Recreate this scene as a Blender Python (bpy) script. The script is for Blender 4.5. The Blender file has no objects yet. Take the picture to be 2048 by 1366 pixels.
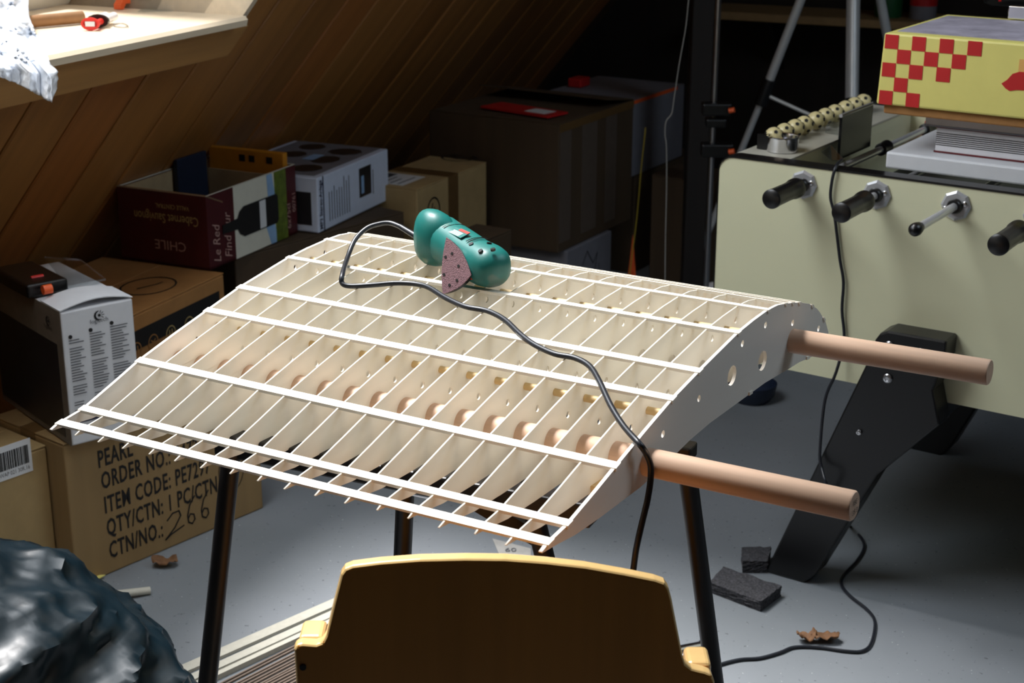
import bpy, bmesh, math, random
import numpy as np
from mathutils import Vector, Matrix, noise as mnoise

random.seed(7)
SC = bpy.context.scene
COL = SC.collection
V = lambda *a: np.array(a, dtype=float)
RAD = math.radians

# ------------------------------------------------------------------ camera
CAM = V(0, 0, 1.5)
FPX, PITCH, ROLL = 3150.0, RAD(18.7), RAD(0.1)
_fw = V(0, math.cos(PITCH), -math.sin(PITCH)); _rt = V(1, 0, 0); _dn = V(0, -math.sin(PITCH), -math.cos(PITCH))
_c, _s = math.cos(ROLL), math.sin(ROLL)
RT, DN, FW = _c * _rt - _s * _dn, _s * _rt + _c * _dn, _fw
cd = bpy.data.cameras.new('camera'); cam = bpy.data.objects.new('camera', cd); COL.objects.link(cam)
cd.sensor_width = 36.0; cd.lens = FPX / 2048 * 36.0; cd.clip_start = 0.05
cam.matrix_world = Matrix(((RT[0], -DN[0], -FW[0], CAM[0]), (RT[1], -DN[1], -FW[1], CAM[1]), (RT[2], -DN[2], -FW[2], CAM[2]), (0, 0, 0, 1)))
cd.dof.use_dof = True; cd.dof.focus_distance = 2.1; cd.dof.aperture_fstop = 11.0
SC.camera = cam
SC.view_settings.view_transform = 'Standard'; SC.view_settings.look = 'None'
SC.view_settings.gamma = 1.0; SC.view_settings.use_curve_mapping = False
SC.view_settings.exposure = -1.0
SC.cycles.diffuse_bounces = 8; SC.cycles.max_bounces = 14; SC.cycles.transparent_max_bounces = 12

# ------------------------------------------------------------------ room axes: Wv runs along the eaves, Nv across the attic
YAWR = RAD(24.7)
Wv = V(math.sin(YAWR), math.cos(YAWR), 0); Nv = V(Wv[1], -Wv[0], 0); Zv = V(0, 0, 1)
PIT = RAD(50)
UPL = Nv * math.cos(PIT) + Zv * math.sin(PIT); INL = Nv * math.sin(PIT) - Zv * math.cos(PIT)
BL = Nv * -2.06 + Zv * 1.06                       # left slope at sill height
UPR = -Nv * math.cos(PIT) + Zv * math.sin(PIT); INR = -Nv * math.sin(PIT) - Zv * math.cos(PIT)
BR = Nv * 2.06 + Zv * 1.06
W0, W1, T0, T1 = 1.20, 2.99, -0.30, 1.75                     # roof window opening, left slope
R0, R1, RT0, RT1 = 2.2, 3.6, 1.35, 2.45           # roof window opening, right slope

# ------------------------------------------------------------------ world and daylight
wd = bpy.data.worlds.new('world'); SC.world = wd; wd.use_nodes = True
bg = wd.node_tree.nodes['Background']; bg.inputs[0].default_value = (0.62, 0.78, 1.0, 1); bg.inputs[1].default_value = 0.4

def area(name, pos, direction, up, sx, sy, power, color):
    ld = bpy.data.lights.new(name, 'AREA'); ld.shape = 'RECTANGLE'; ld.size = sx; ld.size_y = sy
    ld.energy = power; ld.color = color
    o = bpy.data.objects.new(name, ld); COL.objects.link(o)
    z = -Vector(direction).normalized(); y = Vector(up).normalized(); x = y.cross(z)
    m = Matrix((x, y, z)).transposed().to_4x4(); m.translation = Vector(pos); o.matrix_world = m
    return o
KEY = 80.0
FILL = 48.0
area('daylight_left', BL + Wv * 1.95 + UPL * 1.12 - INL * 0.44, INL, UPL, 1.35, 1.0, KEY, (0.90, 0.95, 1.0))
area('daylight_right', BR + Wv * (R0 + R1) / 2 + UPR * (RT0 + RT1) / 2 - INR * 0.30, INR, UPR, R1 - R0, RT1 - RT0, FILL, (0.74, 0.87, 1.0))

# bright cloud cover around the sun, shining down through the left roof window
sd_ = bpy.data.lights.new('sun', 'SUN'); sd_.energy = 15.0; sd_.angle = RAD(16); sd_.color = (1.0, 0.97, 0.95)
sun = bpy.data.objects.new('sun', sd_); COL.objects.link(sun)
sdir = Nv * 0.44 - Wv * 0.14 - Zv * 1.0
sun.rotation_euler = Vector(sdir).to_track_quat('-Z', 'Y').to_euler(); sun.location = (-2, 2, 5)

# ------------------------------------------------------------------ sight-line helpers (used to read real positions off the survey of the photograph)
def ray(x, y): return RT * (x - 1024) / FPX + DN * (y - 683) / FPX + FW
def at_z(x, y, z):
    d = ray(x, y); return CAM + d * (z - CAM[2]) / d[2]
def at_y(x, y, Y):
    d = ray(x, y); return CAM + d * (Y / d[1])
def on_plane(x, y, p, n):
    d = ray(x, y); return CAM + d * (np.dot(p - CAM, n) / np.dot(d, n))
def along(p, d, x, y):
    r = ray(x, y); A = np.stack([d, -r], 1); return float(np.linalg.lstsq(A, CAM - p, rcond=None)[0][0])
def unit(v): return v / np.linalg.norm(v)

# ------------------------------------------------------------------ materials
def _m(name):
    m = bpy.data.materials.new(name); m.use_nodes = True
    return m, m.node_tree, m.node_tree.nodes['Principled BSDF']
def lin(c): return tuple(((x / 255) / 12.92 if x / 255 <= .04045 else ((x / 255 + .055) / 1.055) ** 2.4) for x in c) + (1,)
def plain(name, col, rough=.5, metal=0., var=.12, scale=30., bump=0., spec=.5, stretch=None, coat=0., detail=4, srgb=True, trans=0., speck=None):
    m, nt, b = _m(name); L = nt.links; c = lin(col) if srgb else (*col, 1)
    b.inputs['Roughness'].default_value = rough; b.inputs['Metallic'].default_value = metal
    b.inputs['Specular IOR Level'].default_value = spec
    b.inputs['Coat Weight'].default_value = coat; b.inputs['Coat Roughness'].default_value = .1
    b.inputs['Transmission Weight'].default_value = trans
    tc = nt.nodes.new('ShaderNodeTexCoord'); vec = tc.outputs['Object']
    if stretch is not None:
        a = unit(np.array(stretch, float))
        dp = nt.nodes.new('ShaderNodeVectorMath'); dp.operation = 'DOT_PRODUCT'; L.new(vec, dp.inputs[0]); dp.inputs[1].default_value = a
        sc = nt.nodes.new('ShaderNodeVectorMath'); sc.operation = 'SCALE'; sc.inputs[0].default_value = a * .95; L.new(dp.outputs['Value'], sc.inputs['Scale'])
        sb = nt.nodes.new('ShaderNodeVectorMath'); sb.operation = 'SUBTRACT'; L.new(vec, sb.inputs[0]); L.new(sc.outputs[0], sb.inputs[1]); vec = sb.outputs[0]
    n = nt.nodes.new('ShaderNodeTexNoise'); n.inputs['Scale'].default_value = scale; n.inputs['Detail'].default_value = detail; n.inputs['Roughness'].default_value = .6
    L.new(vec, n.inputs['Vector'])
    r = nt.nodes.new('ShaderNodeValToRGB'); r.color_ramp.elements[0].position = .3; r.color_ramp.elements[1].position = .7
    r.color_ramp.elements[0].color = tuple(x * (1 - var) for x in c[:3]) + (1,); r.color_ramp.elements[1].color = tuple(min(1, x * (1 + var)) for x in c[:3]) + (1,)
    L.new(n.outputs[0], r.inputs[0]); out = r.outputs[0]
    if speck:
        n2 = nt.nodes.new('ShaderNodeTexNoise'); n2.inputs['Scale'].default_value = speck[0]; n2.inputs['Detail'].default_value = 2; L.new(tc.outputs['Object'], n2.inputs['Vector'])
        r2 = nt.nodes.new('ShaderNodeValToRGB'); r2.color_ramp.elements[0].position = speck[1]; r2.color_ramp.elements[1].position = speck[1] + .03
        L.new(n2.outputs[0], r2.inputs[0])
        mx = nt.nodes.new('ShaderNodeMix'); mx.data_type = 'RGBA'; L.new(r2.outputs[0], mx.inputs['Factor']); L.new(out, mx.inputs['A']); mx.inputs['B'].default_value = lin(speck[2]); out = mx.outputs['Result']
    L.new(out, b.inputs['Base Color'])
    if bump:
        bp = nt.nodes.new('ShaderNodeBump'); bp.inputs['Strength'].default_value = bump; bp.inputs['Distance'].default_value = .002
        L.new(n.outputs[0], bp.inputs['Height']); L.new(bp.outputs[0], b.inputs['Normal'])
    return m
def glassy(name, tint=(1, 1, 1), fac=.12, rough=.05):
    m, nt, b = _m(name); L = nt.links
    tr = nt.nodes.new('ShaderNodeBsdfTransparent'); tr.inputs[0].default_value = (*tint, 1)
    gl = nt.nodes.new('ShaderNodeBsdfGlossy'); gl.inputs['Roughness'].default_value = rough
    mx = nt.nodes.new('ShaderNodeMixShader'); mx.inputs[0].default_value = fac
    L.new(tr.outputs[0], mx.inputs[1]); L.new(gl.outputs[0], mx.inputs[2]); L.new(mx.outputs[0], nt.nodes['Material Output'].inputs['Surface'])
    return m

def thin_translucent(m, fac):
    nt = m.node_tree; b = nt.nodes['Principled BSDF']; L = nt.links; col = b.inputs['Base Color'].links[0].from_socket
    t = nt.nodes.new('ShaderNodeBsdfTranslucent'); L.new(col, t.inputs[0]); mx = nt.nodes.new('ShaderNodeMixShader'); mx.inputs[0].default_value = fac
    L.new(b.outputs[0], mx.inputs[1]); L.new(t.outputs[0], mx.inputs[2]); L.new(mx.outputs[0], nt.nodes['Material Output'].inputs['Surface'])
PSI, TLT, WL = -0.5614744, 0.0225064, 0.7472382           # wing: span yaw, tilt, span
SPAN = V(math.cos(PSI), math.sin(PSI), TLT); CHD = V(-math.sin(PSI), math.cos(PSI), 0)
YF = RAD(-33.87); FA = V(math.cos(YF), math.sin(YF), 0); FB = V(-math.sin(YF), math.cos(YF), 0)

M = {}
M['plank_b'] = plain('pine_cladding_darker', (152, 102, 52), .42, var=.16, scale=22, stretch=UPL)
M['plank_c'] = plain('pine_cladding_redder', (172, 110, 56), .42, var=.2, scale=18, stretch=UPL)
M['plank'] = plain('pine_cladding', (172, 118, 62), .42, var=.16, scale=22, stretch=UPL)
M['trim'] = plain('pine_trim', (190, 140, 80), .4, var=.12, scale=26, stretch=Wv)
M['sill'] = plain('lit_pine_sill', (240, 222, 194), .35, var=.08, scale=40, stretch=Wv)  # pine paled so the window's glare sits in the colour
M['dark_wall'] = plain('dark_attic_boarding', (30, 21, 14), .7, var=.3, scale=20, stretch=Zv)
M['roof'] = plain('roof_boarding', (72, 48, 30), .7, var=.2, scale=20, stretch=Wv)
M['frame_white'] = plain('white_window_paint', (225, 225, 220), .4, var=.03)
M['pane'] = glassy('window_glass', (1, 1, 1), .06, 0.)
M['ply'] = plain('birch_plywood', (234, 229, 217), .55, var=.05, scale=22, stretch=CHD)
M['ply_end'] = plain('birch_plywood_end_rib', (238, 232, 222), .55, var=.03, scale=22, stretch=CHD)
thin_translucent(M['ply'], .24)
M['strip'] = plain('pale_pine_strip', (246, 240, 226), .5, var=.04, scale=50, stretch=SPAN)
M['beech'] = plain('beech_dowel', (228, 192, 164), .5, var=.1, scale=90, stretch=SPAN, bump=.08)
M['thin_dowel'] = plain('pine_dowel', (218, 190, 138), .5, var=.12, scale=90, stretch=SPAN)
M['black_steel'] = plain('black_steel', (16, 16, 18), .4, var=.2, scale=60)
M['black_plastic'] = plain('black_plastic', (9, 9, 11), .35, var=.15, scale=80)
M['rubber'] = plain('cable_rubber', (30, 33, 40), .35, var=.1, scale=60)
M['board'] = plain('chipboard_top', (120, 92, 62), .6, var=.2, scale=60)
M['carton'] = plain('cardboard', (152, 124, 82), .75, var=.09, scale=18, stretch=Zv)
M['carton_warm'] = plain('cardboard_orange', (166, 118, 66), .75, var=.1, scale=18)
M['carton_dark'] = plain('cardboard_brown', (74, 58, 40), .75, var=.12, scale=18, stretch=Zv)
M['carton_pale'] = plain('cardboard_pale', (172, 146, 100), .75, var=.08, scale=18)
M['carton_in'] = plain('cardboard_inside', (182, 158, 120), .8, var=.1, scale=18)
M['tape'] = plain('packing_tape', (104, 78, 46), .3, var=.1, scale=40)
M['tape_pale'] = plain('paper_tape', (92, 80, 70), .5, var=.08, scale=30)
M['white_card'] = plain('white_card', (214, 216, 220), .5, var=.03, scale=30)
M['blue_card'] = plain('pale_blue_card', (212, 222, 242), .45, var=.03, scale=30)
M['grey_card'] = plain('grey_card', (120, 120, 128), .6, var=.06)
M['ink'] = plain('black_ink', (18, 15, 14), .7, var=.05)
M['grey_ink'] = plain('grey_ink', (86, 88, 94), .7, var=.05)
M['navy_ink'] = plain('navy_ink', (30, 32, 62), .6, var=.05)
M['dark_print'] = plain('dark_photo_print', (34, 32, 34), .4, var=.35, scale=14)
M['maroon'] = plain('maroon_card', (74, 20, 24), .5, var=.15, scale=20)
M['pink_ink'] = plain('pale_red_ink', (188, 150, 140), .6, var=.05)
M['gold_ink'] = plain('gold_ink', (186, 160, 104), .6, var=.05)
M['cream_card'] = plain('cream_print', (224, 222, 206), .5, var=.03)
M['sky_print'] = plain('sky_blue_print', (146, 182, 220), .5, var=.1, scale=20)
M['vine_print'] = plain('vineyard_green_print', (96, 112, 34), .5, var=.4, scale=45)
M['yellow_card'] = plain('yellow_card', (224, 214, 122), .45, var=.03, scale=16)
M['red_card'] = plain('red_print', (190, 30, 32), .45, var=.06, scale=20)
M['skin_print'] = plain('tan_print', (226, 170, 96), .5, var=.03)
M['amber_card'] = plain('amber_card', (200, 132, 30), .5, var=.06)
M['blue_dark'] = plain('dark_blue_card', (26, 38, 60), .5, var=.1)
M['label'] = plain('paper_label', (226, 218, 196), .6, var=.03)
M['label_white'] = plain('white_label', (226, 228, 230), .6, var=.02)
M['label_ink'] = plain('rust_ink', (170, 120, 92), .6, var=.1)
M['cream_panel'] = plain('cream_laminate', (212, 211, 178), .38, var=.02, scale=3, stretch=FA)
M['rail_top'] = plain('grey_laminate_top', (178, 174, 160), .35, var=.06, scale=10)
M['chrome'] = plain('chrome', (228, 228, 232), .17, 1., var=.02)
M['nickel'] = plain('polished_nickel', (206, 206, 208), .2, .55, var=.02)
M['steel'] = plain('brushed_steel', (176, 178, 182), .28, 1., var=.05)
M['alu'] = plain('brushed_aluminium', (196, 198, 198), .42, .25, var=.05, scale=40, stretch=Zv)
M['zinc'] = plain('zinc_bolt', (190, 190, 192), .25, 1., var=.08)
M['ball'] = plain('cream_ball_plastic', (206, 192, 142), .35, var=.03)
M['clear'] = glassy('clear_plastic', (.9, .93, .94), .25, .12)
M['dark_glass'] = plain('dark_glass', (8, 9, 11), .22, var=.2, spec=.3)
M['book_red'] = plain('dark_red_cover', (96, 18, 26), .4, var=.08)
M['page'] = plain('white_pages', (222, 222, 226), .6, var=.03)
M['chair'] = plain('varnished_beech_chair', (200, 134, 56), .38, var=.14, scale=14, stretch=Zv, spec=.3)
M['chair_edge'] = plain('varnished_beech_edge', (222, 186, 124), .25, var=.06, scale=40, coat=.4)
M['teal'] = plain('teal_plastic', (20, 104, 98), .42, var=.08, scale=25, speck=(16, .60, (78, 112, 104)))
M['teal_clean'] = plain('teal_plastic_grip', (20, 104, 98), .38, var=.05, scale=25)
M['grit'] = plain('purple_grit_paper', (130, 98, 104), .85, var=.45, scale=700, bump=.6, detail=2)
M['red_plastic'] = plain('red_plastic', (216, 44, 36), .4, var=.05)
M['orange_plastic'] = plain('orange_plastic', (236, 96, 40), .4, var=.05)
M['bag'] = plain('dark_blue_bin_bag', (11, 27, 35), .36, var=.12, scale=16, bump=.2, spec=.4)
M['foam'] = plain('white_bubble_sheet', (236, 240, 246), .45, var=.04, scale=90, bump=.8)
M['tube'] = plain('brown_paper_tube', (150, 108, 66), .6, var=.12)
M['stick'] = plain('pale_balsa', (190, 187, 174), .6, var=.07, scale=60)
M['stick_dark'] = plain('brown_stick', (112, 96, 84), .6, var=.15, scale=60)
M['block'] = plain('coarse_black_block', (58, 58, 62), .85, var=.7, scale=220, bump=1., detail=2)
M['leaf'] = plain('dry_leaf', (112, 78, 48), .75, var=.3, scale=60)
M['green_can'] = plain('green_plastic', (22, 84, 44), .45, var=.05)
M['string'] = plain('grey_string', (176, 174, 168), .7, var=.1)
M['cord_yellow'] = plain('yellow_cord', (170, 150, 50), .6, var=.1)
M['dark_wood'] = plain('dark_post_wood', (26, 20, 17), .6, var=.3, scale=30, stretch=Zv)
M['shelf'] = plain('shelf_wood', (156, 126, 84), .55, var=.12, scale=30)
M['plate'] = plain('white_plate', (232, 230, 232), .25, var=.02)

def floor_mat():
    m, nt, b = _m('grey_painted_concrete'); L = nt.links
    tc = nt.nodes.new('ShaderNodeTexCoord')
    def nz(sc, det, lo, hi):
        n = nt.nodes.new('ShaderNodeTexNoise'); n.inputs['Scale'].default_value = sc; n.inputs['Detail'].default_value = det; L.new(tc.outputs['Object'], n.inputs[0])
        r = nt.nodes.new('ShaderNodeValToRGB'); r.color_ramp.elements[0].position = lo; r.color_ramp.elements[1].position = hi; L.new(n.outputs[0], r.inputs[0]); return r, n
    r1, n1 = nz(2.2, 5, .3, .7); r1.color_ramp.elements[0].color = lin((116, 122, 126)); r1.color_ramp.elements[1].color = lin((132, 137, 143))
    r2, n2 = nz(110, 3, .68, .72); r3, n3 = nz(150, 2, .73, .76)
    a = nt.nodes.new('ShaderNodeMix'); a.data_type = 'RGBA'; L.new(r2.outputs[0], a.inputs['Factor']); L.new(r1.outputs[0], a.inputs['A']); a.inputs['B'].default_value = lin((82, 84, 90))
    c = nt.nodes.new('ShaderNodeMix'); c.data_type = 'RGBA'; L.new(r3.outputs[0], c.inputs['Factor']); L.new(a.outputs['Result'], c.inputs['A']); c.inputs['B'].default_value = lin((205, 208, 210))
    L.new(c.outputs['Result'], b.inputs['Base Color']); b.inputs['Roughness'].default_value = .5
    return m
M['floor'] = floor_mat()

# ------------------------------------------------------------------ mesh helpers
class MB:
    def __init__(s): s.v = []; s.f = []; s.m = []
    def add(s, vs, fs, mi=0):
        k = len(s.v); s.v += [np.array(p, float) for p in vs]; s.f += [tuple(i + k for i in f) for f in fs]; s.m += [mi] * len(fs); return s
    def box(s, o, x, y, z, mi=0):
        o, x, y, z = map(lambda q: np.array(q, float), (o, x, y, z))
        if np.dot(np.cross(x, y), z) < 0: x, y = y, x
        p = [o, o + x, o + x + y, o + y, o + z, o + x + z, o + x + y + z, o + y + z]
        return s.add(p, [(0, 3, 2, 1), (4, 5, 6, 7), (0, 1, 5, 4), (1, 2, 6, 5), (2, 3, 7, 6), (3, 0, 4, 7)], mi)
    def prism(s, pts, d, mi=0):
        pts = [np.array(p, float) for p in pts]; n = len(pts); d = np.array(d, float)
        nrm = sum((np.cross(pts[i] - pts[0], pts[(i + 1) % n] - pts[0]) for i in range(n)), V(0, 0, 0))
        if np.dot(nrm, d) > 0: pts = pts[::-1]
        return s.add(pts + [p + d for p in pts], [tuple(range(n)), tuple(range(2 * n - 1, n - 1, -1))] + [((i + 1) % n, i, i + n, (i + 1) % n + n) for i in range(n)], mi)
    def tube(s, path, r, seg=10, cap=True, mi=0):
        path = [np.array(p, float) for p in path]; n = len(path); rs = r if isinstance(r, (list, tuple)) else [r] * n
        t0 = unit(path[1] - path[0]); a = V(0, 0, 1) if abs(t0[2]) < .9 else V(1, 0, 0); x = unit(np.cross(a, t0)); vs = []; 
        for i in range(n):
            t = unit(path[min(i + 1, n - 1)] - path[max(i - 1, 0)]); x = unit(x - t * np.dot(x, t)); y = np.cross(t, x)
            vs += [path[i] + (x * math.cos(q) + y * math.sin(q)) * rs[i] for q in (2 * math.pi * k / seg for k in range(seg))]
        fs = [(i * seg + k, i * seg + (k + 1) % seg, (i + 1) * seg + (k + 1) % seg, (i + 1) * seg + k) for i in range(n - 1) for k in range(seg)]
        if cap: fs += [tuple(range(seg - 1, -1, -1)), tuple(range((n - 1) * seg, n * seg))]
        return s.add(vs, fs, mi)
    def cyl(s, a, b, r, seg=16, mi=0): return s.tube([a, b], r, seg, True, mi)
    def lathe(s, o, axis, prof, seg=24, mi=0):
        axis = unit(np.array(axis, float)); a = V(0, 0, 1) if abs(axis[2]) < .9 else V(1, 0, 0); x = unit(np.cross(a, axis)); y = np.cross(axis, x)
        vs = [np.array(o) + axis * h + (x * math.cos(2 * math.pi * k / seg) + y * math.sin(2 * math.pi * k / seg)) * r for r, h in prof for k in range(seg)]
        n = len(prof); fs = [(i * seg + k, i * seg + (k + 1) % seg, (i + 1) * seg + (k + 1) % seg, (i + 1) * seg + k) for i in range(n - 1) for k in range(seg)]
        if prof[0][0] > 1e-6: fs.append(tuple(range(seg - 1, -1, -1)))
        if prof[-1][0] > 1e-6: fs.append(tuple(range((n - 1) * seg, n * seg)))
        return s.add(vs, fs, mi)
    def sphere(s, o, r, mi=0, seg=14, rings=8):
        return s.lathe(np.array(o), (0, 0, 1), [(max(1e-7, r * math.sin(math.pi * i / rings)), -r * math.cos(math.pi * i / rings)) for i in range(rings + 1)], seg, mi)

def origin_of(o):
    w = V(0, 0, 0)
    while o is not None: w = w + np.array(o.location); o = o.parent
    return w
def build(name, mb, mats, parent=None, smooth=None, bevel=0., bseg=2, loc=None):
    mats = mats if isinstance(mats, (list, tuple)) else [mats]
    vs = np.array(mb.v)
    if parent is not None: base = origin_of(parent)
    elif loc is not None: base = np.array(loc, float)
    else: base = V((vs[:, 0].min() + vs[:, 0].max()) / 2, (vs[:, 1].min() + vs[:, 1].max()) / 2, vs[:, 2].min())
    me = bpy.data.meshes.new(name); me.from_pydata([tuple(p - base) for p in vs], [], mb.f)
    for m in mats: me.materials.append(m)
    if len(mats) > 1: me.polygons.foreach_set('material_index', mb.m)
    me.update(); me.validate()
    if smooth is not None:
        me.polygons.foreach_set('use_smooth', [True] * len(me.polygons)); me.set_sharp_from_angle(angle=RAD(smooth))
    o = bpy.data.objects.new(name, me); COL.objects.link(o)
    if parent is not None: o.parent = parent
    else: o.location = base
    if bevel:
        b = o.modifiers.new('bevel', 'BEVEL'); b.width = bevel; b.segments = bseg; b.limit_method = 'ANGLE'; b.angle_limit = RAD(40)
    return o
def tag(o, label, cat, group=None):
    o['label'] = label; o['category'] = cat
    if group: o['group'] = group
    return o
def thing(name, label, cat, loc, group=None):
    o = bpy.data.objects.new(name, None); COL.objects.link(o); o.location = tuple(float(q) for q in loc); o.empty_display_size = .05
    return tag(o, label, cat, group)
def struct(o): o['kind'] = 'structure'; return o
def smooth_path(pts, sub=6, closed=False):
    pts = [np.array(p, float) for p in pts]; out = []
    for i in range(len(pts) - 1):
        p0 = pts[max(i - 1, 0)]; p1 = pts[i]; p2 = pts[i + 1]; p3 = pts[min(i + 2, len(pts) - 1)]
        for k in range(sub):
            t = k / sub; out.append(.5 * ((2 * p1) + (-p0 + p2) * t + (2 * p0 - 5 * p1 + 4 * p2 - p3) * t * t + (-p0 + 3 * p1 - 3 * p2 + p3) * t ** 3))
    out.append(pts[-1]); return out
def lettering(txt, o, xd, yd, size, mat, parent, sx=1., name='lettering', align='LEFT', space=1., bold=0., shear=0.):
    cu = bpy.data.curves.new('t', 'FONT'); cu.body = txt; cu.size = 1.0; cu.align_x = align; cu.resolution_u = 2; cu.space_character = space; cu.offset = bold; cu.shear = shear
    to = bpy.data.objects.new('t', cu); COL.objects.link(to)
    dg = bpy.context.evaluated_depsgraph_get(); me = bpy.data.meshes.new_from_object(to.evaluated_get(dg))
    nrm = np.cross(xd, yd); mb = MB()
    mb.add([np.array(o) + np.array(xd) * v.co.x * size * sx + np.array(yd) * v.co.y * size + nrm * .0012 for v in me.vertices], [tuple(p.vertices) for p in me.polygons])
    bpy.data.objects.remove(to); bpy.data.curves.remove(cu); bpy.data.meshes.remove(me)
    return build(name, mb, mat, parent)
def stroke(pts2, o, xd, yd, w, mat, parent, name='pen_mark', mb=None):
    nrm = np.cross(xd, yd); P = [np.array(o) + np.array(xd) * a + np.array(yd) * b + nrm * .0012 for a, b in pts2]; own = mb is None; mb = mb or MB()
    for i in range(len(P) - 1):
        d = unit(P[i + 1] - P[i]); sd = np.cross(nrm, d) * w / 2; e = d * w * .3
        mb.add([P[i] - sd - e, P[i + 1] - sd + e, P[i + 1] + sd + e, P[i] + sd - e], [(0, 1, 2, 3)])
    return build(name, mb, mat, parent) if own else mb
def patch(o, xd, yd, w, h, mat, parent, name='print_panel', lift=.0008):
    nrm = np.cross(xd, yd); o = np.array(o) + nrm * 0.0002
    return build(name, MB().box(o, xd * w, yd * h, nrm * lift), mat, parent)

# ================================================================== ROOM
fl = MB()
P = lambda m, w, z: Nv * m + Wv * w + Zv * z
WB0, WB1 = -1.6, 6.3
MF = 2.06 + 1.06 / math.tan(PIT)
fl.box(P(-MF - .1, WB0 - .1, -.12), Nv * (2 * MF + .2), Wv * (WB1 - WB0 + .2), Zv * .12)
struct(build('floor', fl, M['floor']))
TR = 2.06 / math.cos(PIT)                       # ridge along the slope from sill level
TF = -1.06 / math.sin(PIT)
def slope(name, B, up, nin, w0, w1, t0, t1, mat, depth):
    mb = MB(); d = -nin * depth
    for (a, b, c, e) in ((WB0, w0, TF - .05, TR), (w1, WB1, TF - .05, TR), (w0, w1, TF - .05, t0), (w0, w1, t1, TR)):
        if e == t0 and t0 <= 0:                     # below the sill the slope is cut off level
            q = [(c, .018), (-.10, .018), (-.10 - .839 * depth, .018 + depth), (c, .018 + depth)]
            mb.prism([B + Wv * a + up * t - nin * dd for t, dd in q], Wv * (b - a)); continue
        mb.box(B + Wv * a + up * c - nin * .018, Wv * (b - a), up * (e - c), d)
    return struct(build(name, mb, mat))
BLP = BL - INL * .046
left = slope('wall_left', BLP, UPL, INL, W0, W1, 0., T1, M['roof'], .36)
right = slope('wall_right', BR, UPR, INR, R0, R1, RT0, RT1, M['roof'], .22)
pw = .19; k0 = int((-.9) / pw)
for k in range(-6, 32):
    a = 2.502 + pw * (k - 11); b = a + pw
    if a < .2 or b > WB1: continue
    t1 = 1.9; inside = b > W0 and a < W1
    spans = [(TF + .0, -.085)] + [(T1 + .02, 2.3)] if inside and not (a < W1 < b) else [(TF, 2.3)]
    if a < W1 < b: spans = [(TF, -.085)]
    for (c, e) in spans:
        mb = MB(); g = .009; ch = .012; th = .018
        prof = [(a + .005, -th), (a + .005, -.004), (a + .009, 0.), (b - .009, 0.), (b - .005, -.004), (b - .005, -th)]
        pts = [BLP + Wv * w + INL * d + UPL * c for w, d in prof]
        mb.prism(pts, UPL * (e - c)); build('plank', mb, M[random.choice(('plank', 'plank', 'plank_b', 'plank_c'))], left)
    if a < W1 < b:
        mb = MB(); mb.box(BLP + Wv * (W1 + .021) - INL * .018, Wv * (b - W1 - .022), UPL * 2.3, INL * .018); build('plank', mb, M['plank'], left)
# gable walls
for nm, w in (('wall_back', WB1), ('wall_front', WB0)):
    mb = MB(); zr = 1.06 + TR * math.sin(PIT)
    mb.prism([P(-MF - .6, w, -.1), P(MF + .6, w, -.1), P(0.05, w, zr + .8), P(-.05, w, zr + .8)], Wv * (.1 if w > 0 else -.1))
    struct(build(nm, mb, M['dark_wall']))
# sill, apron board and reveals of the left roof window
DEP = .50
mb = MB(); mb.prism([BL + Wv * W0 + Nv * .028 + Zv * .0, BL + Wv * W0 + Nv * .034 - Zv * .008, BL + Wv * W0 + Nv * .03 - Zv * .022, BL + Wv * W0 - Zv * .026 - Nv * .0, BL + Wv * W0 - Zv * .026 - Nv * DEP, BL + Wv * W0 - Nv * DEP], Wv * (W1 - W0))
mb.m = [0, 0, 1, 1, 1, 0, 0, 0]  # lit top in the paled pine, nose in the darker trim tone
trim1 = struct(build('trim_1', mb, [M['sill'], M['trim']]))
mb = MB(); mb.box(BL + Wv * (W0 - .05) - UPL * .122, Wv * (W1 - W0 + .11), UPL * .096, INL * .016).box(BLP + Wv * (W0 - .05) - UPL * .122, Wv * (W1 - W0 + .11), UPL * .04, INL * .046)
struct(build('trim_2', mb, M['trim'], bevel=.003))
mb = MB(); mb.prism([BL + Wv * W1 + UPL * t - INL * dd for t, dd in ((.004, -.016), (T1 + .08, -.016), (T1 + .08, .42), (-.352, .42))], Wv * .02)
struct(build('trim_3', mb, M['sill']))
mb = MB(); mb.prism([BL + Wv * (W0 - .02) + UPL * t - INL * dd for t, dd in ((.004, -.016), (T1 + .08, -.016), (T1 + .08, .42), (-.352, .42))], Wv * .02)
struct(build('trim_4', mb, M['sill']))
def window(name, B, up, nin, w0, w1, t0, t1, off):
    mb = MB(); o = B - nin * off; f = .06; d = nin * .04
    for (a, b, c, e) in ((w0, w1, t0, t0 + f), (w0, w1, t1 - f, t1), (w0, w0 + f, t0 + f, t1 - f), (w1 - f, w1, t0 + f, t1 - f)):
        mb.box(o + Wv * a + up * c, Wv * (b - a), up * (e - c), d)
    w = struct(build(name, mb, M['frame_white']))
    mb = MB(); mb.box(o + Wv * (w0 + f) + up * (t0 + f) + nin * .016, Wv * (w1 - w0 - 2 * f), up * (t1 - t0 - 2 * f), nin * .004)
    build('pane', mb, M['pane'], w)
window('window_1', BL, UPL, INL, W0, W1, T0, T1, .40)
window('window_2', BR, UPR, INR, R0, R1, RT0, RT1, .24)
# dark timber post standing in the attic
def slab_px(px0, px1, Y, z0, z1, dep):
    a = at_y(px0, 300, Y); b = at_y(px1, 300, Y); a[2] = b[2] = z0; return a, b - a, V(-.0, dep, 0), Zv * (z1 - z0)
mb = MB(); mb.box(*slab_px(1375, 1418, 4.95, 0, 3.0, .09)); struct(build('trim_5', mb, M['dark_wood'], bevel=.004))

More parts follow.
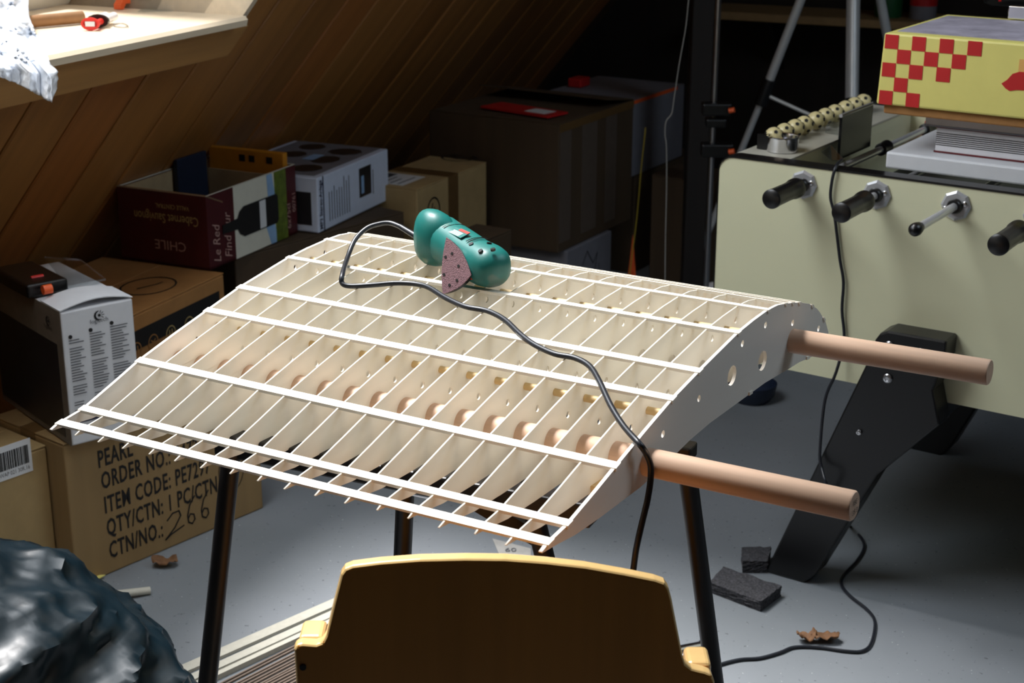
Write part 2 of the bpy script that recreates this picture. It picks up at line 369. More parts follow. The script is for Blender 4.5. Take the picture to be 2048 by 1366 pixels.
# ================================================================== WING
PE = V(0.03861187, 1.51560335, 0.76)
TOP = [(-.012, -.0043), (0, 0), (.0441, .0057), (.1, .0205), (.1512, .0350), (.22, .0540), (.2902, .0720), (.3616, .0853), (.42, .0950), (.4712, .1034), (.52, .1075), (.5675, .1095), (.6, .1075), (.6241, .1030), (.65, .0975), (.6788, .0905), (.715, .0790), (.745, .0640), (.7588, .0544), (.785, .0320), (.7991, .0128)]
BOT = [(.800, .003), (.795, -.004), (.785, -.0085), (.765, -.0095), (.73, -.006), (.69, -.001), (.6513, .0006), (.5696, .0055), (.4731, .0050), (.3977, .0048), (.3409, .0012), (.27, -.0080), (.2097, -.0134), (.1137, -.0142), (.0576, -.0130), (.02, -.0085), (-.012, -.0058)]
DZL = [(-.02, -.0046), (0, -.0046), (.0441, -.0042), (.1512, .0031), (.29, .001), (.36, .0045), (.47, .0045), (.5675, .0059), (.6241, .010), (.6788, .0083), (.8, .006)]
def ztop(u): return float(np.interp(u, [p[0] for p in TOP], [p[1] for p in TOP]))
def zbot(u): return float(np.interp(u, [p[0] for p in BOT[::-1]], [p[1] for p in BOT[::-1]]))
def dzl(u, s): return float(np.interp(u, [p[0] for p in DZL], [p[1] for p in DZL])) * (-s / WL)
def wp(s, u, z): return PE + SPAN * s + CHD * u + Zv * (z + dzl(u, s))
def wing_hit(x, y, lift=0.):
    d = ray(x, y); prev = None
    for t in np.arange(1.3, 3.2, .001):
        p = CAM + d * t; q = p - PE; hz = V(SPAN[0], SPAN[1], 0); s = np.dot(q, hz) / np.dot(hz, hz); u = np.dot(q - SPAN * s, CHD)
        f = p[2] - (PE[2] + TLT * s + ztop(u) + dzl(u, s) + lift)
        if f < 0: return p
    return CAM + d * 2.2
wing = thing('wing_frame', 'pale plywood model aircraft wing skeleton with two thick dowels sticking out', 'wing', PE + SPAN * (-WL / 2) + CHD * .35 - Zv * .02)
D1, D2, R_D = (.2255, .0115), (.6575, .0318), .0172
TH1, TH2, R_T = (.5245, .0870), (.3072, .0436), .0050
SM = [(.2653, .0351, .0045), (.3619, .0493, .0045), (.4871, .0852, .0045), (.5601, .0903, .0045), (.6561, .0670, .0045), (.7571, .0307, .0045)]
LT = [(.4586, .0500, .0135), (.5567, .0410, .0140)]
def rib_mesh(thick, end):
    cu = bpy.data.curves.new('r', 'CURVE'); cu.dimensions = '2D'; cu.fill_mode = 'BOTH'; cu.extrude = thick / 2; cu.resolution_u = 1
    def loop(pts):
        sp = cu.splines.new('POLY'); sp.points.add(len(pts) - 1); sp.use_cyclic_u = True
        for i, p in enumerate(pts): sp.points[i].co = (p[0], p[1], 0, 1)
    top = [(u, z - (.0 if end else .0005)) for u, z in TOP]
    loop(top + BOT)
    def circ(u, z, r, n=14): loop([(u + r * math.cos(2 * math.pi * k / n), z + r * math.sin(2 * math.pi * k / n)) for k in range(n)])
    for h in SM + LT: circ(*h)
    if not end:
        circ(.61, .060, .0045); circ(.185, .020, .0045)
    ro = bpy.data.objects.new('r', cu); COL.objects.link(ro)
    me = bpy.data.meshes.new_from_object(ro.evaluated_get(bpy.context.evaluated_depsgraph_get()))
    bpy.data.objects.remove(ro); bpy.data.curves.remove(cu); return me
rm_in, rm_end = rib_mesh(.0022, False), rib_mesh(.0045, True)
tick = [97, 144, 197, 242, 292, 353, 402, 451, 506, 574, 613, 676, 735, 797, 868, 937, 1007, 1079]
NR = 18
for i in range(NR):
    t = i / (NR - 1); end = i in (0, NR - 1); s = -WL * (1 - t); src = rm_end if end else rm_in
    me = src.copy(); me.name = 'rib'; ext = 0. if end else random.uniform(-.004, .004)
    for v in me.vertices:
        u, z, w = v.co
        if u < -.001: u += ext
        p = wp(s + w - (.0022 if i == NR - 1 else -.001 if i == 0 else 0), u, z); v.co = Vector(p - origin_of(wing))
    me.materials.clear(); me.materials.append(M['ply_end'] if end else M['ply']); me.update()
    o = bpy.data.objects.new('rib', me); COL.objects.link(o); o.parent = wing
    if i == NR - 1: o['label'] = 'thicker pale outer end rib with two round lightening holes'
bpy.data.meshes.remove(rm_in); bpy.data.meshes.remove(rm_end)
def spanbar(name, u, wdt, th, z=None, mat='strip', s0=-WL - .002, s1=.002, low=False):
    mb = MB(); n = 12; zt = zbot if low else ztop
    for k in range(n):
        a = s0 + (s1 - s0) * k / n; b = s0 + (s1 - s0) * (k + 1) / n; q = []
        for s in (a, b):
            u0, u1 = u - wdt / 2, u + wdt / 2
            z0, z1 = (zt(u0), zt(u1)) if z is None else z
            up = th if not low else -.0005
            q.append([wp(s, u0, z0 + (.0012 if not low else -.0005)), wp(s, u1, z1 + (.0012 if not low else -.0005)), wp(s, u1, z1 + .0012 - th if not low else z1 + th), wp(s, u0, z0 + .0012 - th if not low else z0 + th)])
        A, B = q; k0 = len(mb.v); mb.v += A + B
        fs = [(0, 1, 5, 4), (1, 2, 6, 5), (2, 3, 7, 6), (3, 0, 4, 7)]
        if k == 0: fs.append((3, 2, 1, 0))
        if k == n - 1: fs.append((4, 5, 6, 7))
        mb.f += [tuple(i + k0 for i in f) for f in fs]; mb.m += [0] * len(fs)
    return build(name, mb, M[mat], wing)
spanbar('trailing_edge_strip', .004, .013, .003)
for u in (.0441, .1512, .2902, .3616, .4740, .5675): spanbar('stringer', u, .0115 if u < .45 else .009, .004)
for u in (.627, .652, .676): spanbar('leading_edge_strip', u, .007, .004)
for u in (.726, .775): spanbar('leading_edge_strip', u, .007, .004)
for u in (.29, .52, .72): spanbar('lower_stringer', u, .010, .004, low=True)
for (u, z) in (D1, D2):
    mb = MB(); mb.lathe(wp(-WL + (.0 if u < .5 else .02), u, z), SPAN, [(.0001, 0), (R_D - .001, 0), (R_D, .001), (R_D, 1.0), (R_D - .0015, 1.002), (.0001, 1.002)], 28)
    d = build('dowel', mb, M['beech'], wing, smooth=40)
    if u < .5: 
        e = PE + SPAN * 0 + wp(-WL, u, z) * 0
        ep = wp(-WL, u, z) + SPAN / np.linalg.norm(SPAN) * 1.0025
        xd = unit(np.cross(Zv, SPAN)); yd = unit(np.cross(SPAN, xd))
        for j, tx in enumerate(('18E', '35 B')):
            lettering(tx, ep - xd * .010 + yd * (.003 - .011 * j), xd, yd, .009, M['ink'], d, name='pencil_mark')
for (u, z) in (TH1, TH2):
    mb = MB(); mb.cyl(wp(-WL, u, z - .0), wp(-.0005, u, z), R_T, 12); build('thin_dowel', mb, M['thin_dowel'], wing, smooth=40)

# ================================================================== STAND under the wing
stand = thing('work_stand', 'black steel folding work stand with splayed legs holding up the wing frame', 'stand', PE + CHD * .25 + SPAN * -.35 - Zv * PE[2])
def wz(x, y, z): return at_z(x, y, z)
fl_, fr_ = wz(425, 868, .738), wz(1180, 1012, .738)
ux = unit(fr_ - fl_); uy = unit(V(-ux[1], ux[0], 0))
mb = MB(); mb.box(fl_ - Zv * .03, (fr_ - fl_), uy * .03, Zv * .03); build('front_rail', mb, M['black_steel'], stand, bevel=.003)
fr2 = wz(1372, 897, .738); fl2 = fr2 - ux * np.linalg.norm(fr_ - fl_) * .95
mb = MB(); mb.box(fl2 - Zv * .02, fr2 - fl2 + ux * .006, uy * .03, Zv * .02); build('rear_rail', mb, M['black_steel'], stand, bevel=.003)
for (a, b) in ((fl_ + ux * .05, fl2 + ux * .05), (fr_ - ux * .16, fr2 - ux * .16)):
    d = unit(b - a); sd = unit(V(d[1], -d[0], 0)) * .025
    mb = MB(); mb.box(a - Zv * .022 + ux * .02, b - a, ux * .025, Zv * .016); build('side_rail', mb, M['black_steel'], stand, bevel=.002)
def leg_px(x0, y0, z0, x1, y1, Yd, r=.0125):
    a = at_z(x0, y0, z0)
    best = None
    for Y in np.arange(a[1] - .35, a[1] + .45, .005):
        p = at_y(x1, y1, Y)
        f = a + (p - a) * (z0 / max(z0 - p[2], 1e-3))
        sc = abs(f[1] - (a[1] + Yd))
        if best is None or sc < best[0]: best = (sc, f)
    f = best[1]; d = unit(f - a)
    mb = MB(); mb.tube([a, f + d * -.01], r, 14); l = build('leg', mb, M['black_steel'], stand, smooth=40)
    mb = MB(); mb.tube([f - d * .05, f], r + .003, 14); build('foot_cap', mb, M['black_plastic'], l, smooth=40)
    return a, f
leg_px(463, 905, .715, 415, 1366, -.10)
leg_px(815, 880, .715, 805, 1115, .10)
leg_px(1058, 985, .715, 1092, 1125, -.05)
leg_px(1371, 915, .715, 1425, 1330, .08)
a = at_z(945, 1003, .70); b = at_y(1078, 1082, a[1] + .02)
mb = MB(); mb.box(a - V(0, 0, .012), b - a, uy * .012, Zv * .024); build('brace', mb, M['black_steel'], stand)
p = at_z(836, 985, .66); mb = MB(); mb.cyl(p - ux * .02, p + ux * .02, .006); build('wing_bolt', mb, M['zinc'], stand, smooth=40)
bp = at_z(1175, 990, .742); mb = MB(); mb.box(bp, ux * .03, uy * .03, Zv * .012)
tag(build('wood_offcut', mb, M['thin_dowel']), 'small brown wood offcut lying on the front rail of the black stand', 'offcut')

# ================================================================== SANDER on the wing
def px_mid(x0, y0, h): return wing_hit(x0, y0) + Zv * h
CN = px_mid(975, 571, .030); CF = px_mid(868, 516, .028)
ax = unit(CF - CN); ax_h = unit(V(ax[0], ax[1], 0)); sdv = unit(np.cross(ax, Zv)); upv = np.cross(sdv, ax)
LEN = np.linalg.norm(CF - CN)
sander = thing('delta_sander', 'teal delta sander with a purple sanding pad lying on top of the wing frame', 'sander', CN - Zv * .03)
def loft(secs, seg=24, pw_=2.4):
    mb = MB(); n = len(secs); vs = []
    for (t, dx, dz, a, b) in secs:
        c = CN + ax * t + sdv * dx + upv * dz
        for k in range(seg):
            q = 2 * math.pi * k / seg; cx = math.copysign(abs(math.cos(q)) ** (2 / pw_), math.cos(q)); sy = math.copysign(abs(math.sin(q)) ** (2 / pw_), math.sin(q))
            vs.append(c + sdv * cx * a + upv * sy * b)
    fs = [(i * seg + k, (i + 1) * seg + k, (i + 1) * seg + (k + 1) % seg, i * seg + (k + 1) % seg) for i in range(n - 1) for k in range(seg)] + [tuple(range(seg)), tuple(range(n * seg - 1, (n - 1) * seg - 1, -1))]
    return mb.add(vs, fs)
Rn = .031
body = build('body', loft([(-.034, 0, 0, .004, .004), (-.033, 0, 0, .013, .013), (-.028, 0, 0, .022, .021), (-.018, 0, 0, .028, .028), (-.002, 0, 0, Rn, .030), (.03, 0, 0, .031, .030), (.07, 0, .003, .031, .032), (.11, 0, .006, .031, .033), (LEN - .028, 0, .009, .030, .033), (LEN - .010, 0, .010, .026, .030), (LEN, 0, .010, .015, .018)]), M['teal'], sander, smooth=60)
build('handle', loft([(LEN - .060, -.002, .006, .012, .020), (LEN - .052, -.006, .008, .021, .032), (LEN - .038, -.010, .010, .0255, .040), (LEN - .020, -.012, .010, .0265, .0425), (LEN - .004, -.012, .010, .024, .0405), (LEN + .006, -.010, .009, .018, .033), (LEN + .012, -.009, .008, .010, .020), (LEN + .014, -.009, .008, .003, .008)]), M['teal_clean'], sander, smooth=60)
def on_body(x, y, t0=None):
    return None
def bodyp(t, ang, r, dz=0.):
    r = r / (abs(math.cos(ang)) ** 2.4 + abs(math.sin(ang)) ** 2.4) ** (1 / 2.4)
    return CN + ax * t + (sdv * math.cos(ang) + upv * math.sin(ang)) * r + upv * dz
camside = 1 if np.dot(sdv, CAM - CN) > 0 else -1
for (t, ang) in ((-.012, 55), (.004, 100), (-.026, 78), (.085, 70), (.02, 62)):
    q = RAD(ang) if camside > 0 else math.pi - RAD(ang); n = sdv * math.cos(q) + upv * math.sin(q); c = bodyp(t, q, .0285 if t < .08 else .0275)
    mb = MB(); mb.cyl(c, c + n * .0032, .0036, 12); build('screw_hole', mb, M['black_plastic'], body)
for t in (.026, .031, .095, .10, .105):
    mb = MB()
    for k in range(6):
        q0, q1 = RAD(60 + k * 10), RAD(70 + k * 10)
        if camside < 0: q0, q1 = math.pi - q0, math.pi - q1
        rr = .0312 if t < .05 else .0322
        a0, a1 = bodyp(t, q0, rr, .0012 if t < .05 else .005), bodyp(t, q1, rr, .0012 if t < .05 else .005); mb.box(a0, a1 - a0, ax * .0016, (sdv * math.cos(q0) + upv * math.sin(q0)) * .0006)
    build('vent_slot', mb, M['black_plastic'], body)
q = RAD(72) if camside > 0 else RAD(108); n = sdv * math.cos(q) + upv * math.sin(q); tg = np.cross(n, ax) ; tg = tg if tg[2] > 0 else -tg
lo = bodyp(.045, q, .0318, .0022); lp = build('rating_label', MB().box(lo - tg * .008, ax * .04, tg * .016, n * .0012), M['teal_clean'], body)
mb = MB(); mb.box(lo + tg * .004 + n * .001, ax * .026, tg * .005, n * .0006); build('red_stripe', mb, M['red_plastic'], lp)
mb = MB()
for k in range(5): mb.box(lo - tg * (.007 - k * .002) + n * .001 + ax * .008, ax * .028, tg * .0008, n * .0006)
build('printed_lines', mb, M['label_white'], lp)
# sanding pad
pB = wing_hit(886, 586, .002); dB = np.dot(pB - CAM, FW)
def at_d(x, y, d): return CAM + ray(x, y) * d
pA, pC = at_d(893, 476, dB + .006), at_d(941, 549, dB - .014)
pn = unit(np.cross(pC - pB, pA - pB)); pn = pn if np.dot(pn, CAM - pB) > 0 else -pn
def bulge(a, b, k, c0): 
    out = []
    for i in range(7):
        t = i / 7; m = a + (b - a) * t; o = m - c0; out.append(m + unit(o - (b - a) * np.dot(o, b - a) / np.dot(b - a, b - a)) * k * 4 * t * (1 - t))
    return out
c0 = (pA + pB + pC) / 3
tri = bulge(pA, pB, .004, c0) + bulge(pB, pC, .005, c0) + bulge(pC, pA, .006, c0)
pad = build('pad_plate', MB().prism([p - pn * .002 for p in tri], -pn * .010), M['black_plastic'], sander)
ppr = build('sanding_sheet', MB().prism([c0 + (p - c0) * 1.03 for p in tri], -pn * .002), M['grit'], sander)
for (x, y) in ((904, 507), (891, 514), (917, 532), (888, 549), (914, 561), (899, 570)):
    p = on_plane(x, y, pB, pn); build('dust_hole', MB().cyl(p - pn * .001, p + pn * .0005, .0021, 10), M['ink'], ppr)
rc = on_plane(940, 545, pB, pn) - pn * .010; build('pad_clip', MB().tube([rc + Zv * .008, rc, rc - Zv * .008], .0045, 8), M['red_plastic'], sander, smooth=50)
nk0 = c0 - pn * .011; build('neck', MB().tube([nk0, nk0 + (CN + ax * .03 - nk0) * .75], [.013, .02], 16), M['teal_clean'], sander, smooth=50)
# cable
st0 = CF + ax * .012; dS = np.dot(st0 - CAM, FW); st1 = at_d(800, 453, dS + .03); st2 = at_d(838, 476, dS + .012)
build('strain_relief', MB().tube([st2, st1], [.0052, .0042], 10), M['rubber'], sander, smooth=50)
lf = .0042
loop = [(st1)] + [at_d(x, y, dS + dd) for x, y, dd in ((780, 446, .04), (758, 448, .04), (733, 457, .035), (710, 480, .02), (695, 515, -.01))]
loop += [wing_hit(x, y, lf + e) for x, y, e in ((685, 548, .012), (684, 566, .004), (700, 572, 0), (745, 570, 0), (800, 566, 0), (850, 572, 0), (890, 595, 0), (930, 613, 0), (975, 622, 0), (1010, 640, 0), (1040, 668, 0), (1070, 690, 0), (1110, 708, 0), (1150, 716, 0), (1180, 733, 0), (1200, 765, 0), (1222, 812, 0), (1248, 853, 0))]
loop += [wp(.004, (wing_hit(1280, 889, lf) - PE) @ CHD, 0) * 0 + wing_hit(1279, 888, lf + .001)]
NPL = unit(V(SPAN[0], SPAN[1], 0))
loop += [on_plane(x, y, PE + SPAN * e, NPL) for x, y, e in ((1292, 907, .012), (1301, 930, .016), (1301, 960, .018), (1295, 1000, .02), (1283, 1050, .02), (1272, 1100, .02), (1265, 1150, .02), (1250, 1230, .03))]
loop += [at_z(1235, 1262, .06), at_z(1245, 1275, .01), at_z(1260, 1278, .006)]
build('cable', MB().tube(smooth_path(loop, 5), .0038, 10), M['rubber'], sander, smooth=60)

# ================================================================== CHAIR in the foreground
CY = 1.455; cpn = unit(V(.06, -1, 0)); cp0 = V(0, CY, .6)
out = [(592, 1366), (588, 1300), (592, 1291), (604, 1289), (632, 1291), (645, 1286), (652, 1272), (668, 1205), (682, 1150), (690, 1139), (705, 1133), (760, 1126), (840, 1120), (930, 1118), (1010, 1119), (1090, 1125), (1170, 1134), (1250, 1148), (1310, 1160), (1330, 1167), (1338, 1178), (1344, 1200), (1356, 1262), (1366, 1312), (1372, 1330), (1384, 1339), (1410, 1345), (1424, 1350), (1430, 1366)]
pts = [on_plane(x, y, cp0, cpn) for x, y in out]
pts = pts + [pts[-1] * V(1, 1, 0) + Zv * .50, pts[0] * V(1, 1, 0) + Zv * .50]
chair = thing('plywood_chair', 'varnished beech chair with a shaped plywood back seen from behind in the foreground', 'chair', V(-.01, CY + .15, 0))
def bent(p, k=0.):
    return p
mb = MB(); mb.prism(pts, -cpn * .017, 0); mb.m = [0, 0] + [1] * (len(mb.f) - 2)
build('backrest', mb, [M['chair'], M['chair_edge']], chair, bevel=.004, bseg=3)
xl, xr = pts[1][0], pts[-3][0]
for x0, sgn in ((xl + .002, 1), (xr - .002, -1)):
    zt = on_plane(618, 1290.5, cp0, cpn)[2] if sgn > 0 else on_plane(1406, 1344, cp0, cpn)[2]
    yb = on_plane(604 if sgn > 0 else 1410, 1300, cp0, cpn)[1]
    mb = MB(); mb.box(V(x0, yb + .0172, .02), V(.027 * sgn, 0, 0), V(0, .04, 0), V(0, 0, zt - .02)); lg = build('rear_leg', mb, M['chair_edge'], chair, bevel=.006, bseg=3)
    mb = MB(); mb.box(V(x0 - .0, yb + .0175, 0), V(.03 * sgn, 0, 0), V(0, .04, 0), V(0, 0, .02)); build('foot_glide', mb, M['black_plastic'], lg)
    mb = MB(); mb.box(V(x0 + .02 * sgn, yb + .40, .0), V(.03 * sgn, 0, 0), V(0, .03, 0), V(0, 0, .42)); build('front_leg', mb, M['chair_edge'], chair, bevel=.006)
bh = on_plane(606, 1334, cp0, cpn); build('bolt_head', MB().cyl(bh - cpn * .001, bh + cpn * .0015, .0035, 14), M['ink'], chair)
mb = MB(); mb.box(V(xl + .03, CY + .04, .42), V(xr - xl - .06, 0, 0), V(0, .40, 0), V(0, 0, .018)); build('seat', mb, M['chair'], chair, bevel=.008, bseg=3)

# ================================================================== CARTONS
BOXES = []
class Box:
    def __init__(s, corner, yaw, lr, ll, h):
        BOXES.append(s)
        s.c = np.array(corner, float); s.r = V(math.sin(yaw), math.cos(yaw), 0); s.l = V(-math.cos(yaw), math.sin(yaw), 0); s.lr, s.ll, s.h = lr, ll, h
    def R(s, a, b): return s.c + s.r * a + Zv * b            # right-hand face, a from the near edge, b up
    def L(s, a, b): return s.c + s.l * a + Zv * b
    def T(s, a, b): return s.c + s.r * a + s.l * b + Zv * s.h
def carton(name, label, cat, bx, mat, group=None, seam=None, tape=None, open_top=False, tape_w=.05):
    c0 = bx.c + bx.r * bx.lr / 2 + bx.l * bx.ll / 2
    th = thing(name, label, cat, c0, group)
    if open_top:
        w = .006; mb = MB(); mb.box(bx.c, bx.r * bx.lr, bx.l * bx.ll, Zv * w)
        mb.box(bx.c, bx.r * bx.lr, bx.l * w, Zv * bx.h); mb.box(bx.c + bx.l * (bx.ll - w), bx.r * bx.lr, bx.l * w, Zv * bx.h)
        mb.box(bx.c + bx.l * w, bx.r * w, bx.l * (bx.ll - 2 * w), Zv * bx.h); mb.box(bx.c + bx.r * (bx.lr - w) + bx.l * w, bx.r * w, bx.l * (bx.ll - 2 * w), Zv * bx.h)
        b = build('carton_body', mb, mat, th); return th, b
    hh = bx.h - (.004 if seam else 0)
    b = build('carton_body', MB().box(bx.c, bx.r * bx.lr, bx.l * bx.ll, Zv * hh), mat, th, bevel=.004)
    if seam:                                               # two top flaps meeting in the middle
        for k in (0, 1):
            mb = MB()
            if seam == 'r': mb.box(bx.c + Zv * hh + bx.l * (k * (bx.ll / 2 + .001)), bx.r * bx.lr, bx.l * (bx.ll / 2 - .001), Zv * .004)
            else: mb.box(bx.c + Zv * hh + bx.r * (k * (bx.lr / 2 + .001)), bx.l * bx.ll, bx.r * (bx.lr / 2 - .001), Zv * .004)
            build('top_flap', mb, mat, th, bevel=.0015)
    if tape:
        mb = MB(); e = .0006
        if tape == 'r':
            m0 = bx.ll / 2 - tape_w / 2; mb.box(bx.c + bx.l * m0 + Zv * bx.h - bx.r * e, bx.r * (bx.lr + 2 * e), bx.l * tape_w, Zv * .0008)
            mb.box(bx.c + bx.l * m0 - bx.r * .0008 + Zv * (bx.h - .09), bx.r * .0008, bx.l * tape_w, Zv * .09)
        else:
            m0 = bx.lr / 2 - tape_w / 2; mb.box(bx.c + bx.r * m0 + Zv * bx.h - bx.l * e, bx.l * (bx.ll + 2 * e), bx.r * tape_w, Zv * .0008)
            mb.box(bx.c + bx.r * m0 - bx.l * .0008, bx.l * .0008, bx.r * tape_w, Zv * bx.h)
        build('tape_strip', mb, M['tape'], th)
    return th, b
up = Zv
# --- carton with stencilled order text (on the floor)
pc = at_z(154, 1176, 0); pr = at_z(527, 1016, 0); d = pr - pc
bp_ = Box(pc, math.atan2(d[0], d[1]), np.linalg.norm(d), .24, .315)
pearl, pb = carton('shipping_carton', 'brown shipping carton with black stencilled order text standing on the floor', 'box', bp_, M['carton'], seam='r', tape='r')
for i, (tx, px, py) in enumerate((('PEARL', 196, 936), ('ORDER NO.: 3472', 203, 979), ('ITEM CODE: PE7297', 209, 1027), ('QTY/CTN: 1 PC/CTN', 214, 1072), ('CTN/NO.:', 219, 1117))):
    o = on_plane(px, py, bp_.c, bp_.l); lettering(tx, o, bp_.r, Zv, .052, M['ink'], pearl, sx=.56, space=1.1, bold=.018)
o = on_plane(343, 1064, bp_.c, bp_.l)
S6 = lambda ox: [(ox + .025, .062), (ox + .010, .045), (ox + .002, .022), (ox + .004, .006), (ox + .014, .0), (ox + .022, .008), (ox + .020, .020), (ox + .010, .024), (ox + .004, .016)]
mb = MB()
for q in ([(-.01, .03), (.006, .042), (.024, .042), (.028, .030), (.010, .008), (-.018, -.012), (.0, -.004), (.035, .004)], S6(.045), S6(.085)): stroke([(a * .95, b * 1.0) for a, b in q], o, bp_.r, Zv, .0035, M['ink'], pearl)
o = on_plane(462, 940, bp_.c, bp_.l); stroke([(.035 * math.cos(k * .33), .05 * math.sin(k * .33)) for k in range(20)], o, bp_.r, Zv, .002, M['ink'], pearl)
# --- carton with barcode at the left edge
lc = at_z(119, 1161, 0); lr_ = .42
bl_ = Box(lc - bp_.r * lr_, math.atan2(d[0], d[1]), lr_, .26, .30)
wap, wb = carton('barcode_carton', 'tan carton with a white barcode sticker at the left edge, beside the stencilled carton', 'box', bl_, M['carton_pale'], seam='r')
o = on_plane(0, 964, bl_.c, bl_.l); o2 = on_plane(66, 942, bl_.c, bl_.l); wl = np.dot(o2 - o, bl_.r)
lb = patch(o - bl_.r * .02, bl_.r, Zv, wl + .02, .070, M['label_white'], wap, 'barcode_sticker')
mb = MB(); x = .0
while x < wl - .008:
    w = random.choice((.001, .0016, .0028)); mb.box(o + bl_.r * (x + .002) + Zv * .02 - bl_.l * .0012, bl_.r * w, Zv * .038, -bl_.l * .0006); x += w + random.choice((.001, .0018))
build('barcode', mb, M['ink'], lb); lettering('WAP 021 30R.16', o + Zv * .007, bl_.r, Zv, .012, M['ink'], lb, sx=.8)
# --- white web-cam style retail box (white side with small print)
gc = at_z(145, 893, .319); gz = along(gc, Zv, 123, 625); gy = RAD(50.7)
bg_ = Box(gc, gy, .15, .34, gz)
logi, gb = carton('retail_box', 'white retail box with small print columns and a dark picture side, at the left', 'box', bg_, M['white_card'])
mb = MB()
for k in range(8):
    q0, q1 = k / 8, (k + 1) / 8; f = lambda q: .012 * math.sin(math.pi * q)
    mb.box(bg_.T(bg_.lr * q0, .0) + Zv * (f(q0) + .001), bg_.r * bg_.lr / 8 + Zv * (f(q1) - f(q0)), bg_.l * .09, Zv * .002)
build('raised_flap', mb, M['white_card'], logi)
def face_text(bxo, fo, xd, cols, parent, mat):
    mb = MB()
    for (a, b, w, rows) in cols:
        for k in range(rows):
            if random.random() < .1: continue
            ln = w * random.uniform(.55, 1.); mb.box(fo(a, b - k * .0055) - np.cross(Zv, xd) * 0 + np.cross(xd, Zv) * .0012, xd * ln, Zv * .0018, np.cross(xd, Zv) * .0003)
    return build('small_print', mb, mat, parent)
H_ = gz
face_text(bg_, bg_.R, bg_.r, ((.012, H_ * .78, .032, 30), (.055, H_ * .80, .034, 32), (.098, H_ * .82, .038, 32)), logi, M['grey_ink'])
mb = MB()
for (a, b) in ((.016, H_ * .81), (.058, H_ * .83), (.102, H_ * .85)): mb.cyl(bg_.R(a, b) - bg_.l * .0003, bg_.R(a, b) - bg_.l * .0014, .004, 10)
build('language_dots', mb, M['ink'], logi)
def swirl(fo, xd, mirror=1):
    mb = MB(); n = np.cross(xd, Zv); c = fo
    for k in range(7):
        q0 = RAD(100 + k * 26); q1 = RAD(100 + (k + 1) * 26); w = .0010 + .0016 * math.sin(math.pi * (k + .5) / 7)
        stroke([(.009 * math.cos(q0), .009 * math.sin(q0)), (.009 * math.cos(q1), .009 * math.sin(q1))], c, xd, Zv, w * 1.6, None, None, mb=mb)
    for k in range(4):
        q = RAD(70 - k * 35); stroke([(.005 * math.cos(q), .005 * math.sin(q)), (.010 * math.cos(q), .010 * math.sin(q))], c, xd, Zv, .0012, None, None, mb=mb)
    mb.cyl(c + n * .0008, c + n * .0016, .003, 8); return mb
build('logo_mark', swirl(bg_.R(.078, H_ * .925), bg_.r), M['ink'], logi)
lettering('logitech', bg_.R(.058, H_ * .875), bg_.r, Zv, .012, M['grey_ink'], logi)
nl = -bg_.l
build('logo_mark', swirl(bg_.L(.055, H_ * .89) - bg_.r * .001, nl), M['ink'], logi)
lettering('logitech', bg_.L(.078, H_ * .83) - bg_.r * .001, nl, Zv, .012, M['ink'], logi)
side = patch(bg_.L(bg_.ll, 0), nl, Zv, bg_.ll, H_, plain('shaded_brown_grey_print', (112, 102, 90), .5), logi, 'shaded_print_side')  # whole side toned darker: brown-grey print with its shade put into the colour
build('picture_panel', MB().box(bg_.L(.335, .012) - bg_.r * .0012, nl * .31, Zv * H_ * .70, -bg_.r * .0005), M['dark_print'], side)
o = bg_.R(.02, .045); patch(o, bg_.r, Zv, .11, .022, M['navy_ink'], logi)
# black clip tray with orange tip lying on it
t0 = at_z(70, 580, gc[2] + gz); tr = thing('tool_case', 'black plastic tool case with an orange knob lying on the white retail box', 'case', t0 + Zv * .0)
build('case_body', MB().box(t0 - bg_.r * .04 - bg_.l * .06 + Zv * .002, bg_.r * .085, bg_.l * .17, Zv * .028), M['black_plastic'], tr, bevel=.006, bseg=3)
k = at_z(97, 578, gc[2] + gz + .022); build('knob', MB().tube([k - bg_.r * .012, k + bg_.r * .006], .0095, 12), M['orange_plastic'], tr, smooth=40)
k = at_z(62, 556, gc[2] + gz + .03); build('trigger', MB().tube([k, k + bg_.r * .025], .004, 8), M['red_plastic'], tr, smooth=40)
bl0 = at_z(165, 570, gc[2] + gz + .006)
tag(build('blister_pack', MB().prism([bl0 - bg_.r * .03, bl0 + bg_.r * .05 - bg_.l * .0, bl0 + bg_.r * .045 + bg_.l * .10 + Zv * .02, bl0 - bg_.r * .02 + bg_.l * .13 + Zv * .03], Zv * .004), M['clear']), 'clear blister pack lying behind the orange knob on the white box', 'package')
